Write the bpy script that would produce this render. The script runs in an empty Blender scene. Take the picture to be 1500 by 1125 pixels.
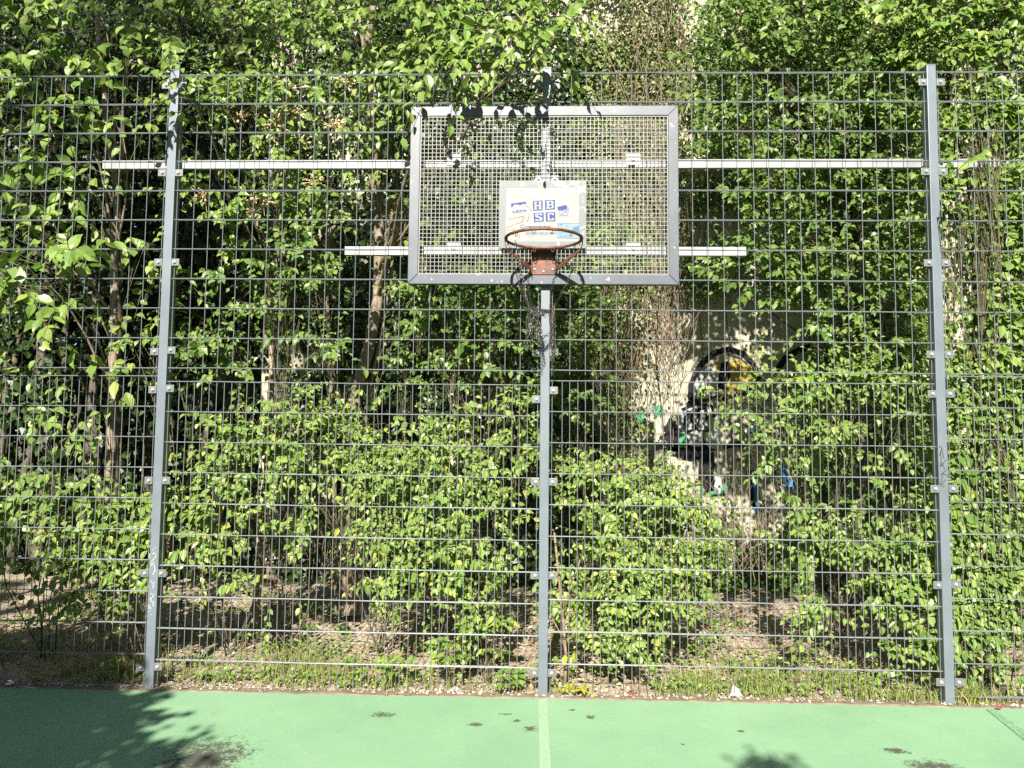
import bpy, math, random
import numpy as np
from mathutils import Vector, Matrix

S = bpy.context.scene
COL = S.collection
R_ = math.radians

# ------------------------------------------------------------------ camera
FPX, CX, CY, CZ = 1200.0, -0.0311, -5.3243, 1.5919
PITCH, YAW, ROLL = 0.0765, -0.0344, 0.010
_fw = np.array([math.sin(YAW)*math.cos(PITCH), math.cos(YAW)*math.cos(PITCH), math.sin(PITCH)])
_rt = np.cross(_fw, [0, 0, 1]); _rt /= np.linalg.norm(_rt)
_up = np.cross(_rt, _fw)
CR = _rt*math.cos(ROLL) + _up*math.sin(ROLL)
CU = -_rt*math.sin(ROLL) + _up*math.cos(ROLL)
CPOS = np.array([CX, CY, CZ])


def at(px, py, Y=None, Z=None):
    """survey helper: where the sight line through a photo point meets a given depth (or height)"""
    d = _fw*FPX + CR*(px-750) + CU*(562.5-py)
    t = (Y-CY)/d[1] if Y is not None else (Z-CZ)/d[2]
    return CPOS + d*t


cam = bpy.data.cameras.new('camera')
cam.sensor_fit = 'HORIZONTAL'
cam.sensor_width = 36
cam.lens = FPX*36/1500
cam.clip_start = 0.05
cam.clip_end = 500
co = bpy.data.objects.new('camera', cam)
COL.objects.link(co)
m3 = Matrix((CR, CU, -_fw)).transposed()
co.matrix_world = Matrix.Translation(Vector(CPOS)) @ m3.to_4x4()
S.camera = co

# ------------------------------------------------------------------ light
SUN_EL, SUN_AZ = R_(33), R_(5.0)          # sun stands behind the viewer, a little to the left
SUN = np.array([-math.sin(SUN_AZ)*math.cos(SUN_EL), -math.cos(SUN_AZ)*math.cos(SUN_EL), math.sin(SUN_EL)])
w = bpy.data.worlds.new('World'); S.world = w; w.use_nodes = True
nt = w.node_tree
sky = nt.nodes.new('ShaderNodeTexSky'); sky.sky_type = 'NISHITA'; sky.sun_disc = False
sky.sun_elevation = SUN_EL
sky.sun_rotation = math.atan2(SUN[0], SUN[1])
bg = nt.nodes['Background']
nt.links.new(sky.outputs[0], bg.inputs[0]); bg.inputs[1].default_value = 0.05
sl = bpy.data.lights.new('sun', 'SUN'); sl.energy = 5.0; sl.angle = R_(0.53); sl.color = (1, .945, .85)
so = bpy.data.objects.new('sun', sl); COL.objects.link(so)
so.rotation_euler = Vector(SUN).to_track_quat('Z', 'Y').to_euler()
so.location = (0, 0, 20)
S.view_settings.view_transform = 'Standard'
S.view_settings.look = 'None'
S.view_settings.gamma = 1
S.view_settings.exposure = 1.65
S.cycles.max_bounces = 6
S.cycles.diffuse_bounces = 2
S.cycles.glossy_bounces = 2
S.cycles.transmission_bounces = 4
S.cycles.transparent_max_bounces = 4
S.cycles.caustics_reflective = False
S.cycles.caustics_refractive = False
S.cycles.sample_clamp_indirect = 4
S.cycles.use_denoising = False


# ------------------------------------------------------------------ materials
class NT:
    def __init__(self, name):
        self.m = bpy.data.materials.new(name); self.m.use_nodes = True
        self.t = self.m.node_tree; self.n = self.t.nodes
        self.b = self.n['Principled BSDF']; self.out = self.n['Material Output']

    def node(self, typ, **kw):
        n = self.n.new(typ)
        for k, v in kw.items(): setattr(n, k, v)
        return n

    def link(self, a, b): self.t.links.new(a, b)

    def noise(self, scale, detail=4, rough=.55, coord='Object'):
        tc = self.node('ShaderNodeTexCoord'); n = self.node('ShaderNodeTexNoise')
        n.inputs['Scale'].default_value = scale; n.inputs['Detail'].default_value = detail
        n.inputs['Roughness'].default_value = rough
        self.link(tc.outputs[coord], n.inputs['Vector'])
        return n

    def ramp(self, src, stops):
        r = self.node('ShaderNodeValToRGB'); e = r.color_ramp.elements
        while len(e) > 1: e.remove(e[-1])
        for i, (p, c) in enumerate(stops):
            q = e[0] if i == 0 else e.new(p)
            q.position = p; q.color = (*c, 1) if len(c) == 3 else c
        self.link(src, r.inputs[0]); return r

    def mix(self, fac, a, b, typ='MIX'):
        x = self.node('ShaderNodeMix', data_type='RGBA', blend_type=typ)
        for v, i in ((fac, 0), (a, 6), (b, 7)):
            if hasattr(v, 'links'): self.link(v, x.inputs[i])
            else: x.inputs[i].default_value = v if i == 0 else (*v, 1)
        return x.outputs[2]

    def math(self, op, a, b=0.0, clamp=False):
        x = self.node('ShaderNodeMath', operation=op, use_clamp=clamp)
        for v, i in ((a, 0), (b, 1)):
            if hasattr(v, 'links'): self.link(v, x.inputs[i])
            else: x.inputs[i].default_value = v
        return x.outputs[0]

    def bump(self, h, strength=.3, dist=.01):
        b = self.node('ShaderNodeBump'); b.inputs['Strength'].default_value = strength
        b.inputs['Distance'].default_value = dist
        self.link(h, b.inputs['Height']); self.link(b.outputs[0], self.b.inputs['Normal'])


def plain(name, col, rough=.5, metal=0., var=.12, scale=14, chips=None, chip_scale=30, chip_t=.66):
    spec = .08 if 'spray' in name else .2 if ('vinyl' in name or 'print' in name or 'marker' in name) else .5
    k = NT(name); n = k.noise(scale)
    c = np.array(col)
    r = k.ramp(n.outputs[0], [(.3, tuple(c*(1-var))), (.7, tuple(np.minimum(c*(1+var), .95)))])
    o = r.outputs[0]
    if chips is not None:
        n2 = k.noise(chip_scale, 6, .65)
        f = k.ramp(n2.outputs[0], [(chip_t, (0, 0, 0)), (chip_t+.03, (1, 1, 1))])
        o = k.mix(f.outputs[0], o, chips)
    k.link(o, k.b.inputs['Base Color'])
    k.b.inputs['Roughness'].default_value = rough; k.b.inputs['Metallic'].default_value = metal
    k.b.inputs['Specular IOR Level'].default_value = spec
    return k.m


M = {}
M['paint'] = plain('grey_paint', (.094, .113, .132), .42, 0, .13, 5, (.19, .21, .22), 46, .68)
M['paint_dark'] = plain('dark_band_grey', (.05, .055, .06), .5)
M['rod'] = plain('rod_paint', (.11, .125, .132), .38, 0, .08, 30)
M['galv'] = plain('galvanised_steel', (.19, .193, .195), .5, .1, .2, 9)
M['bolt'] = plain('zinc_bolt', (.30, .30, .295), .4, .2, .05, 60)
M['clamp'] = plain('clamp_steel', (.10, .108, .112), .45, .1, .1, 60)
M['frame'] = plain('board_frame_steel', (.031, .040, .053), .45, .05, .3, 7, (.19, .19, .185), 26, .63)
M['grid'] = plain('galvanised_grating', (.145, .145, .138), .5, 0, .12, 40)
M['board'] = None
M['white'] = plain('white_vinyl', (.185, .19, .20), .5, 0, .04)
M['blue'] = plain('blue_vinyl', (.008, .026, .125), .5, 0, .1)
M['skyblue'] = plain('light_blue_vinyl', (.03, .105, .20), .5, 0, .1)
M['paleblue'] = plain('pale_blue_print', (.135, .175, .205), .5, 0, .1)
M['red'] = plain('red_print', (.25, .035, .03), .5, 0, .1)
M['marker'] = plain('grey_marker', (.095, .09, .078), .6, 0, .2, 50)
M['blackink'] = plain('black_ink', (.02, .02, .025), .55, 0, .2)
M['whiteink'] = plain('white_ink', (.34, .36, .37), .6, 0, .15)
M['chain'] = plain('chain_steel', (.075, .07, .066), .45, .5, .3, 60)
M['g_black'] = plain('black_spray_paint', (.012, .012, .014), .6)
M['g_yellow'] = plain('yellow_spray_paint', (.36, .22, .03), .6)
M['g_white'] = plain('white_spray_paint', (.33, .33, .32), .6)
M['g_green'] = plain('green_spray_paint', (.03, .34, .13), .6)
M['g_blue'] = plain('blue_spray_paint', (.04, .22, .55), .6)
M['g_grey'] = plain('grey_spray_paint', (.12, .12, .13), .6)
M['paper'] = plain('white_paper', (.3, .3, .3), .7, 0, .05)
M['foil'] = plain('wrapper_foil', (.5, .52, .6), .25, .7, .3, 60)
M['flower'] = plain('dry_flower', (.42, .30, .17), .8, 0, .35, 90)
M['stone'] = plain('pebble', (.36, .31, .25), .85, 0, .4, 18)


def mat_board():
    k = NT('worn_white_board')
    n = k.noise(55, 6, .7); n2 = k.noise(16, 4, .6)
    a = k.ramp(n.outputs[0], [(.35, (.185, .176, .148)), (.50, (.15, .141, .108)), (.60, (.085, .08, .066))])
    b = k.ramp(n2.outputs[0], [(.42, (0, 0, 0)), (.62, (1, 1, 1))])
    k.link(k.mix(b.outputs[0], (.19, .183, .155), a.outputs[0]), k.b.inputs['Base Color'])
    k.b.inputs['Roughness'].default_value = .5
    return k.m


def mat_peel():
    k = NT('peeling_grey_border')
    n = k.noise(22, 7, .7)
    tc = k.node('ShaderNodeTexCoord'); sp = k.node('ShaderNodeSeparateXYZ'); k.link(tc.outputs['Object'], sp.inputs[0])
    u = k.math('MULTIPLY', k.math('SUBTRACT', sp.outputs['Z'], 3.20), .7, False)   # wears off more towards the top edge
    v = k.math('MULTIPLY', sp.outputs['X'], .25)
    s = k.math('ADD', k.math('ADD', n.outputs[0], k.math('MAXIMUM', u, 0.0)), v)
    f = k.ramp(s, [(.60, (0, 0, 0)), (.63, (1, 1, 1))])
    k.link(k.mix(f.outputs[0], (.07, .077, .085), (.19, .186, .172)), k.b.inputs['Base Color'])
    k.b.inputs['Roughness'].default_value = .5
    return k.m


def mat_rust():
    k = NT('rusty_orange_paint')
    n = k.noise(24, 6, .65); n2 = k.noise(70, 5, .6)
    a = k.ramp(n.outputs[0], [(.38, (.155, .042, .022)), (.50, (.11, .034, .018)), (.62, (.042, .02, .013))])
    b = k.ramp(n2.outputs[0], [(.60, (0, 0, 0)), (.68, (1, 1, 1))])
    k.link(k.mix(b.outputs[0], a.outputs[0], (.055, .03, .02)), k.b.inputs['Base Color'])
    k.b.inputs['Roughness'].default_value = .62
    k.bump(n2.outputs[0], .2, .002)
    return k.m


M['board'] = mat_board(); M['peel'] = mat_peel(); M['rust'] = mat_rust()


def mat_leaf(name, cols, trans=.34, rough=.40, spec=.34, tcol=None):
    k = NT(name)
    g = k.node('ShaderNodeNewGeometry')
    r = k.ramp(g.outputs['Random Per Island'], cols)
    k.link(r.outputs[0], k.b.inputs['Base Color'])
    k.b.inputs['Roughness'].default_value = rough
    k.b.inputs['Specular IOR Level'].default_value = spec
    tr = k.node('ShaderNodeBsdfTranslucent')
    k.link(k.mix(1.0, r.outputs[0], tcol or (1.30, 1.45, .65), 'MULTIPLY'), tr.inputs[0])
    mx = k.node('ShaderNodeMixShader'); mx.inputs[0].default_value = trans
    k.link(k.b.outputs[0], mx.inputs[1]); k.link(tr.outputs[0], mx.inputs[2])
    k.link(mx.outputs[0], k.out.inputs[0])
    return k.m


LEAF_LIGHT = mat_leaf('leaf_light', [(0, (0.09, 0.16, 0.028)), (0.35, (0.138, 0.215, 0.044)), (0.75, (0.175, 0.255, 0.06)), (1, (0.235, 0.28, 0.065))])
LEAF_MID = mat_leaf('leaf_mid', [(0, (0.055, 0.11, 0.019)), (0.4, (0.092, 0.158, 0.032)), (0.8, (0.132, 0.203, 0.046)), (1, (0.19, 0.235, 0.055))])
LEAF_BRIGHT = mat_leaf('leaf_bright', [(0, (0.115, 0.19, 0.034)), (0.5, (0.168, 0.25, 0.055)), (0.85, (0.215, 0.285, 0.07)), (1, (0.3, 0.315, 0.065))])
LEAF_SHADE_DARK = mat_leaf('leaf_shade_dark', [(0, (0.013, 0.028, 0.006)), (0.5, (0.022, 0.045, 0.009)), (1, (0.042, 0.072, 0.014))], .2)  # dark ivy green lowered further; shade of the deep background put into the colour
LEAF_IVY = mat_leaf('leaf_ivy', [(0, (0.05, 0.075, 0.016)), (0.45, (0.085, 0.125, 0.026)), (0.75, (0.13, 0.15, 0.04)), (1, (0.2, 0.16, 0.075))], .25)
LEAF_YELLOW = mat_leaf('leaf_yellow', [(0, (.22, .24, .035)), (1, (.36, .33, .05))])
LEAF_DRY = mat_leaf('leaf_dry', [(0, (.17, .11, .065)), (.5, (.33, .24, .15)), (1, (.52, .42, .29))], .15, .7, .2, (1, 1, 1))
GRASS_M = mat_leaf('grass_blades', [(0, (.12, .19, .03)), (.5, (.19, .24, .05)), (.82, (.30, .29, .10)), (1, (.38, .31, .16))], .3, .5, .3)


def mat_bark(name, a, b, s=22):
    k = NT(name); n = k.noise(s, 6, .65)
    r = k.ramp(n.outputs[0], [(.32, a), (.68, b)])
    k.link(r.outputs[0], k.b.inputs['Base Color']); k.b.inputs['Roughness'].default_value = .85
    k.bump(n.outputs[0], .5, .01)
    return k.m


BARK = mat_bark('bark_brown', (.035, .028, .02), (.105, .085, .06))
BARK_PALE = mat_bark('bark_pale', (.10, .075, .05), (.27, .215, .155), 14)
TWIG = mat_bark('twig', (.045, .04, .02), (.115, .10, .05), 40)
DEAD = mat_bark('dead_stem', (.08, .055, .035), (.25, .18, .12), 40)


def mat_court():
    k = NT('green_rubber_court')
    tc = k.node('ShaderNodeTexCoord')
    n = k.noise(1.3, 5, .6); n2 = k.noise(240, 2, .5); n3 = k.noise(90, 3, .6); n4 = k.noise(6, 6, .7)
    base = k.ramp(n.outputs[0], [(.3, (.150, .275, .155)), (.7, (.190, .325, .188))]).outputs[0]
    sp = k.ramp(n2.outputs[0], [(.58, (0, 0, 0)), (.68, (1, 1, 1))]).outputs[0]
    base = k.mix(k.math('MULTIPLY', sp, .34), base, (.075, .155, .085))
    lt = k.ramp(n3.outputs[0], [(.62, (0, 0, 0)), (.75, (1, 1, 1))]).outputs[0]
    base = k.mix(k.math('MULTIPLY', lt, .25), base, (.24, .39, .23))
    dirt = k.ramp(n4.outputs[0], [(.60, (0, 0, 0)), (.80, (1, 1, 1))]).outputs[0]
    base = k.mix(k.math('MULTIPLY', dirt, .35), base, (.16, .21, .10))
    # worn-through patches: position, half sizes
    spots = []
    for px, py, rx, ry in ((298, 1112, 84, 46), (560, 1047, 26, 5), (698, 1061.5, 16, 3.5), (777, 1067.5, 15, 5.5), (757, 1055.5, 9, 3),
                           (864, 1050, 10, 4), (838, 1040, 7, 2.5), (1313, 1100, 24, 6), (1365, 1122, 48, 12), (1085, 1071, 7, 3),
                           (1000, 1090, 4, 2), (740, 1046, 14, 2.2)):
        c = at(px, py, Z=.02); e = at(px+rx, py, Z=.02); f = at(px, py+ry, Z=.02)
        spots.append((c, abs(e[0]-c[0])*.8, max(abs(f[1]-c[1])*.8, .014)))
    wn = k.noise(26, 6, .72); wn2 = k.noise(130, 3, .6)
    wob = k.math('ADD', k.math('MULTIPLY', wn.outputs[0], 3.2), k.math('MULTIPLY', wn2.outputs[0], 2.2))
    total = None
    for c, rx, ry in spots:
        mp = k.node('ShaderNodeMapping'); mp.vector_type = 'POINT'
        mp.inputs['Scale'].default_value = (1/rx, 1/ry, 0)
        mp.inputs['Location'].default_value = (-c[0]/rx, -c[1]/ry, 0)
        k.link(tc.outputs['Object'], mp.inputs['Vector'])
        ln = k.node('ShaderNodeVectorMath', operation='LENGTH'); k.link(mp.outputs[0], ln.inputs[0])
        v = k.math('SUBTRACT', 1.95, ln.outputs['Value'])
        total = v if total is None else k.math('MAXIMUM', total, v)
    s = k.math('SUBTRACT', k.math('ADD', total, wob), 3.75)
    f = k.ramp(s, [(.0, (0, 0, 0)), (.35, (1, 1, 1))]).outputs[0]
    n5 = k.noise(2.2, 7, .75); fade = k.ramp(n5.outputs[0], [(.50, (0, 0, 0)), (.72, (1, 1, 1))]).outputs[0]
    base = k.mix(k.math('MULTIPLY', fade, .35), base, (.24, .335, .22))
    n6 = k.noise(9, 8, .8); grime = k.ramp(n6.outputs[0], [(.575, (0, 0, 0)), (.66, (1, 1, 1))]).outputs[0]
    base = k.mix(k.math('MULTIPLY', grime, .22), base, (.095, .115, .07))
    worn = k.mix(sp, (.058, .050, .042), (.022, .02, .02))
    k.link(k.mix(k.math('MULTIPLY', f, .92), base, worn), k.b.inputs['Base Color'])
    k.b.inputs['Roughness'].default_value = .85
    k.b.inputs['Specular IOR Level'].default_value = .25
    h = k.math('ADD', n3.outputs[0], k.math('MULTIPLY', n2.outputs[0], .7))
    k.bump(k.math('SUBTRACT', h, k.math('MULTIPLY', f, .6)), .4, .005)
    return k.m


def mat_soil():
    k = NT('dry_soil'); n = k.noise(3, 7, .7); n2 = k.noise(45, 5, .65)
    a = k.ramp(n.outputs[0], [(.3, (.22, .175, .12)), (.52, (.42, .345, .245)), (.72, (.53, .45, .33))]).outputs[0]
    b = k.ramp(n2.outputs[0], [(.35, (.35, .33, .3)), (.6, (1, 1, 1))]).outputs[0]
    k.link(k.mix(1.0, a, b, 'MULTIPLY'), k.b.inputs['Base Color']); k.b.inputs['Roughness'].default_value = .95
    k.bump(n2.outputs[0], .8, .02)
    return k.m


def mat_plaster():
    k = NT('cream_plaster'); n = k.noise(1.1, 6, .65); n2 = k.noise(60, 4, .6)
    a = k.ramp(n.outputs[0], [(.3, (.27, .245, .175)), (.55, (.32, .295, .22)), (.75, (.35, .325, .25))]).outputs[0]
    k.link(a, k.b.inputs['Base Color']); k.b.inputs['Roughness'].default_value = .9
    k.bump(n2.outputs[0], .25, .004)
    return k.m


M['court'] = mat_court(); M['soil'] = mat_soil(); M['plaster'] = mat_plaster()
M['line'] = plain('worn_white_line', (.26, .345, .24), .85, 0, .12, 60, (.165, .32, .17), 120, .50)
M['darkline'] = plain('old_dark_line', (.105, .215, .125), .85, 0, .15, 60, (.16, .31, .165), 70, .50)
M['kerb'] = plain('earthy_concrete', (.15, .118, .082), .9, 0, .3, 20)


# ------------------------------------------------------------------ mesh helpers
class MB:
    def __init__(self): self.v = []; self.f = []; self.mi = []

    def add(self, vs, fs, mi=0):
        o = len(self.v); self.v += [tuple(map(float, p)) for p in vs]
        self.f += [tuple(i+o for i in q) for q in fs]; self.mi += [mi]*len(fs)

    def box(self, x0, x1, y0, y1, z0, z1, mi=0):
        vs = [(x, y, z) for z in (z0, z1) for y in (y0, y1) for x in (x0, x1)]
        self.add(vs, [(0, 2, 3, 1), (4, 5, 7, 6), (0, 1, 5, 4), (2, 6, 7, 3), (0, 4, 6, 2), (1, 3, 7, 5)], mi)

    def prism(self, pts, y0, y1, mi=0):
        """pts: (x,z) outline, counter-clockwise seen from -y; front at y0, back at y1"""
        n = len(pts)
        vs = [(x, y0, z) for x, z in pts]+[(x, y1, z) for x, z in pts]
        fs = [tuple(range(n)), tuple(range(2*n-1, n-1, -1))]
        fs += [(i, i+n, (i+1) % n+n, (i+1) % n) for i in range(n)]
        self.add(vs, fs, mi)

    def tube(self, pts, r, n=6, mi=0, closed=False, cap=True):
        pts = [Vector(map(float, p)) for p in pts]; m = len(pts)
        rs = [r]*m if not hasattr(r, '__len__') else list(r)
        vs = []; ref = None
        for i, p in enumerate(pts):
            a = pts[(i-1) % m] if (i > 0 or closed) else p
            b = pts[(i+1) % m] if (i < m-1 or closed) else p
            t = (b-a).normalized()
            if ref is None:
                ref = Vector((0, 0, 1)) if abs(t.z) < .9 else Vector((1, 0, 0))
            u = (ref-t*ref.dot(t)).normalized(); ref = u; q = t.cross(u)
            for k in range(n):
                an = 2*math.pi*(k+.5)/n
                vs.append(p+(u*math.cos(an)+q*math.sin(an))*rs[i])
        fs = []
        for i in range(m if closed else m-1):
            j = (i+1) % m
            for k in range(n):
                k2 = (k+1) % n
                fs.append((i*n+k, i*n+k2, j*n+k2, j*n+k))
        if cap and not closed:
            fs.append(tuple(range(n-1, -1, -1))); fs.append(tuple((m-1)*n+k for k in range(n)))
        self.add(vs, fs, mi)

    def bar(self, pts, wv, tv):
        """flat bar along pts with half-width vector wv and half-thickness vector tv"""
        pts = [np.array(p, float) for p in pts]; vs = []
        for i, p in enumerate(pts):
            a = np.array(wv[i] if isinstance(wv, list) else wv); b = np.array(tv[i] if isinstance(tv, list) else tv)
            vs += [p-a-b, p+a-b, p+a+b, p-a+b]
        fs = [(3, 2, 1, 0), tuple(4*(len(pts)-1)+k for k in range(4))]
        for i in range(len(pts)-1):
            for k in range(4):
                k2 = (k+1) % 4
                fs.append((4*i+k, 4*i+k2, 4*i+4+k2, 4*i+4+k))
        self.add(vs, fs)

    def build(self, name, mats, parent=None, smooth=False, bevel=0, origin=None):
        if not isinstance(mats, (list, tuple)): mats = [mats]
        me = bpy.data.meshes.new(name)
        o = Vector(origin) if origin is not None else Vector((0, 0, 0))
        me.from_pydata([tuple(Vector(p)-o) for p in self.v], [], self.f)
        for m in mats: me.materials.append(m)
        me.polygons.foreach_set('material_index', self.mi)
        if smooth: me.polygons.foreach_set('use_smooth', [True]*len(self.f))
        me.update()
        import bmesh
        bm = bmesh.new(); bm.from_mesh(me); bmesh.ops.recalc_face_normals(bm, faces=bm.faces)
        if bevel:
            bmesh.ops.bevel(bm, geom=bm.edges[:], offset=bevel, segments=2, affect='EDGES', profile=.6, clamp_overlap=True)
        bm.to_mesh(me); bm.free()
        ob = bpy.data.objects.new(name, me); COL.objects.link(ob); ob.location = o
        if parent is not None: setparent(ob, parent)
        return ob


def setparent(ob, parent):
    wl = ob.location.copy()
    ob.parent = parent
    off = Vector((0, 0, 0)); p = parent
    while p is not None: off += p.location; p = p.parent
    ob.location = wl-off


def np_mesh(name, v, f, mat, parent=None, smooth=False):
    me = bpy.data.meshes.new(name)
    me.from_pydata(v, [], f)
    me.materials.append(mat)
    if smooth: me.polygons.foreach_set('use_smooth', np.ones(len(f), bool))
    me.update()
    ob = bpy.data.objects.new(name, me); COL.objects.link(ob)
    if parent is not None: setparent(ob, parent)
    return ob


def tag(o, label=None, cat=None, group=None, kind=None):
    if label: o['label'] = label
    if cat: o['category'] = cat
    if group: o['group'] = group
    if kind: o['kind'] = kind
    return o


def empty(name, loc, label, cat, group=None):
    o = bpy.data.objects.new(name, None); COL.objects.link(o); o.location = loc; o.empty_display_size = .1
    return tag(o, label, cat, group)


# ------------------------------------------------------------------ ground
GZ = 0.02


def ground_h(x, y):
    t = np.clip(y/3.2, 0, 1)
    return GZ-.005 + .20*t*t*(3-2*t) + .018*np.sin(3.1*x+1.3)*np.sin(2.3*y+.4)*np.clip(y*2, 0, 1) + .02*np.sin(7.3*x)*np.sin(6.1*y+2)*np.clip(y, 0, 1)


b = MB(); b.add([(-60, -60, GZ), (60, -60, GZ), (60, -.055, GZ), (-60, -.055, GZ)], [(0, 1, 2, 3)])
tag(b.build('court', M['court']), kind='structure')
nx, ny = 160, 60
xs = np.linspace(-9, 9, nx); ys = np.concatenate([np.linspace(.03, 3.6, 40), np.linspace(3.8, 60, 20)])
X, Y = np.meshgrid(xs, ys)
X = X*np.where(Y > 3.7, np.clip(Y/3.7, 1, 8), 1)
Z = ground_h(X, np.minimum(Y, 3.6))
V = np.stack([X.ravel(), Y.ravel(), Z.ravel()], 1)
F = np.array([(j*nx+i, j*nx+i+1, (j+1)*nx+i+1, (j+1)*nx+i) for j in range(ny-1) for i in range(nx-1)])
tag(np_mesh('ground', V, F, M['soil'], smooth=True), kind='structure')
# edging strip between court and planting: slightly ragged earth-stained concrete
rng = np.random.default_rng(5)
b = MB(); n = 260
ex = np.linspace(-9, 9, n)
f0 = -.054+.010*np.sin(ex*5.1)*np.sin(ex*1.7)+.008*np.sin(ex*17)*np.sin(ex*3.3)+rng.normal(0, .006, n); zt = GZ+.006+rng.normal(0, .002, n)
vs = []
for i in range(n): vs += [(ex[i], f0[i], GZ-.02), (ex[i], f0[i]+.004, zt[i]), (ex[i], .034, zt[i]), (ex[i], .034, GZ-.04)]
b.add(vs, [(4*i+k, 4*i+k+1, 4*i+5+k, 4*i+4+k) for i in range(n-1) for k in range(3)])
tag(b.build('kerb_strip', M['kerb']), kind='structure')
lw = .028
b = MB(); p0 = at(795.5, 1030, Z=GZ); p1 = at(799, 1125, Z=GZ); d = (p1-p0)/(p1[1]-p0[1])
q0 = p0+d*(-.066-p0[1]); q1 = p0+d*(-8-p0[1])
b.add([(q0[0]-lw, q0[1], GZ+.004), (q0[0]+lw, q0[1], GZ+.004), (q1[0]+lw, q1[1], GZ+.004), (q1[0]-lw, q1[1], GZ+.004)], [(3, 2, 1, 0)])
tag(b.build('court_line', M['line']), kind='structure')
b = MB(); a0 = at(1452, 1040, Z=GZ); a1 = at(1500, 1078, Z=GZ); d = (a1-a0); n_ = np.array([-d[1], d[0], 0])/np.linalg.norm(d)*.03
a1 = a0+d*5
b.add([(*(a0-n_)[:2], GZ+.004), (*(a0+n_)[:2], GZ+.004), (*(a1+n_)[:2], GZ+.004), (*(a1-n_)[:2], GZ+.004)], [(0, 3, 2, 1)])
tag(b.build('court_marking', M['darkline']), kind='structure')

# ------------------------------------------------------------------ fence
LOW0, UP0 = .01, 2.087


def clamp_part(post, x, z, side):
    b = MB()
    b.box(x-.027, x+.027, -.021, -.0145, z-.024, z+.024)
    pass
    c = b.build('clamp', M['clamp'], post, bevel=.0025)
    t = MB()
    t.tube([(x-side*.004, -.021, z), (x-side*.004, -.026, z)], .012, 12)
    t.tube([(x-side*.004, -.026, z), (x-side*.004, -.031, z), (x-side*.004, -.034, z)], [.0105, .0085, .004], 12)
    t.build('bolt', M['bolt'], c, smooth=False)


def post(name, x, label, zt, zsL, zsR):
    e = empty(name, (x, 0, GZ), label, 'post', 'grey posts of the ball fence')
    b = MB(); b.box(x-.03, x+.03, -.018, .0705, GZ-.15, zt-.004)
    b.build('shaft', M['paint'], e, bevel=.004)
    c = MB(); c.box(x-.031, x+.031, -.019, .0715, zt-.0035, zt+.003)
    c.build('cap', M['paint'], e, bevel=.002)
    for z in zsL: clamp_part(e, x-.058, z, -1)
    for z in zsR: clamp_part(e, x+.058, z, 1)
    return e


def zs_at(x, l): return [float(at(x, y, Y=-.02)[2]) for y in l]


pl = post('fence_post', -2.527, 'grey fence post on the left with shaded foot and pale scratched writing', 4.125,
          zs_at(232, [125, 253, 384, 515, 571, 704, 840, 978]), zs_at(250, [125, 253, 384, 513, 569, 704, 840, 977]))
pc = post('fence_post', 0.0, 'grey fence post in the middle directly below and behind the basketball hoop', 4.125,
          zs_at(786, [125, 262, 400, 517, 585, 706, 843, 986]), zs_at(810, [125, 262, 400, 516, 572, 706, 843, 986]))
pr = post('fence_post', 2.527, 'grey fence post on the right with black scribble beside the dense creeper', 4.13,
          zs_at(1358, [120, 251, 385, 519, 577, 716, 857, 999]), zs_at(1384, [120, 251, 385, 519, 577, 716, 856, 999]))
po = post('fence_post', -5.05, 'grey fence post outside the left edge of the photograph', 4.125, [.2, 1.0, 1.8, 2.3, 3.1, 3.9], [.2, 1.0, 1.8, 2.3, 3.1, 3.9])
po2 = post('fence_post', 5.05, 'grey fence post outside the right edge of the photograph', 4.125, [.2, 1.0, 1.8, 2.3, 3.1, 3.9], [.2, 1.0, 1.8, 2.3, 3.1, 3.9])
# dark band round the middle post below the board
b = MB(); zc = at(797, 455, Y=-.02)[2]
b.box(-.0325, .0325, -.0225, .0735, zc-.012, zc+.012)
b.build('dark_band', M['paint_dark'], pc, bevel=.002)


def strokes(name, paths, y, wd, mat, parent, n=4):
    b = MB()
    for p in paths:
        pp = [(x, y, z) for x, z in p]
        b.bar(pp, [(wd*.5, 0, wd*.5 if True else 0)]*len(pp), (0, .0006, 0))
    return b.build(name, mat, parent)


def pstroke(b, pts, y, wd, th=.0008, mi=0):
    """flat stroke in the x-z plane following a path"""
    P = np.array(pts, float); n = len(P)
    T = np.gradient(P, axis=0); T /= np.linalg.norm(T, axis=1)[:, None]+1e-9
    Nn = np.stack([-T[:, 1], T[:, 0]], 1)*wd/2
    vs = []
    for i in range(n):
        a = P[i]+Nn[i]; c = P[i]-Nn[i]
        vs += [(a[0], y, a[1]), (c[0], y, c[1]), (c[0], y+th, c[1]), (a[0], y+th, a[1])]
    fs = [(0, 1, 2, 3), (4*n-1, 4*n-2, 4*n-3, 4*n-4)]
    for i in range(n-1):
        for k in range(4):
            fs.append((4*i+k, 4*i+4+k, 4*i+4+(k+1) % 4, 4*i+(k+1) % 4))
    b.add(vs, fs, mi)


def pxpath(l, Y): return [tuple(at(x, y, Y=Y)[[0, 2]]) for x, y in l]


# black tag scribble on the right post (photo points from an 8.04x crop)
def crop(ox, oy, s, l): return [(ox+x/s, oy+y/s) for x, y in l]


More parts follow.
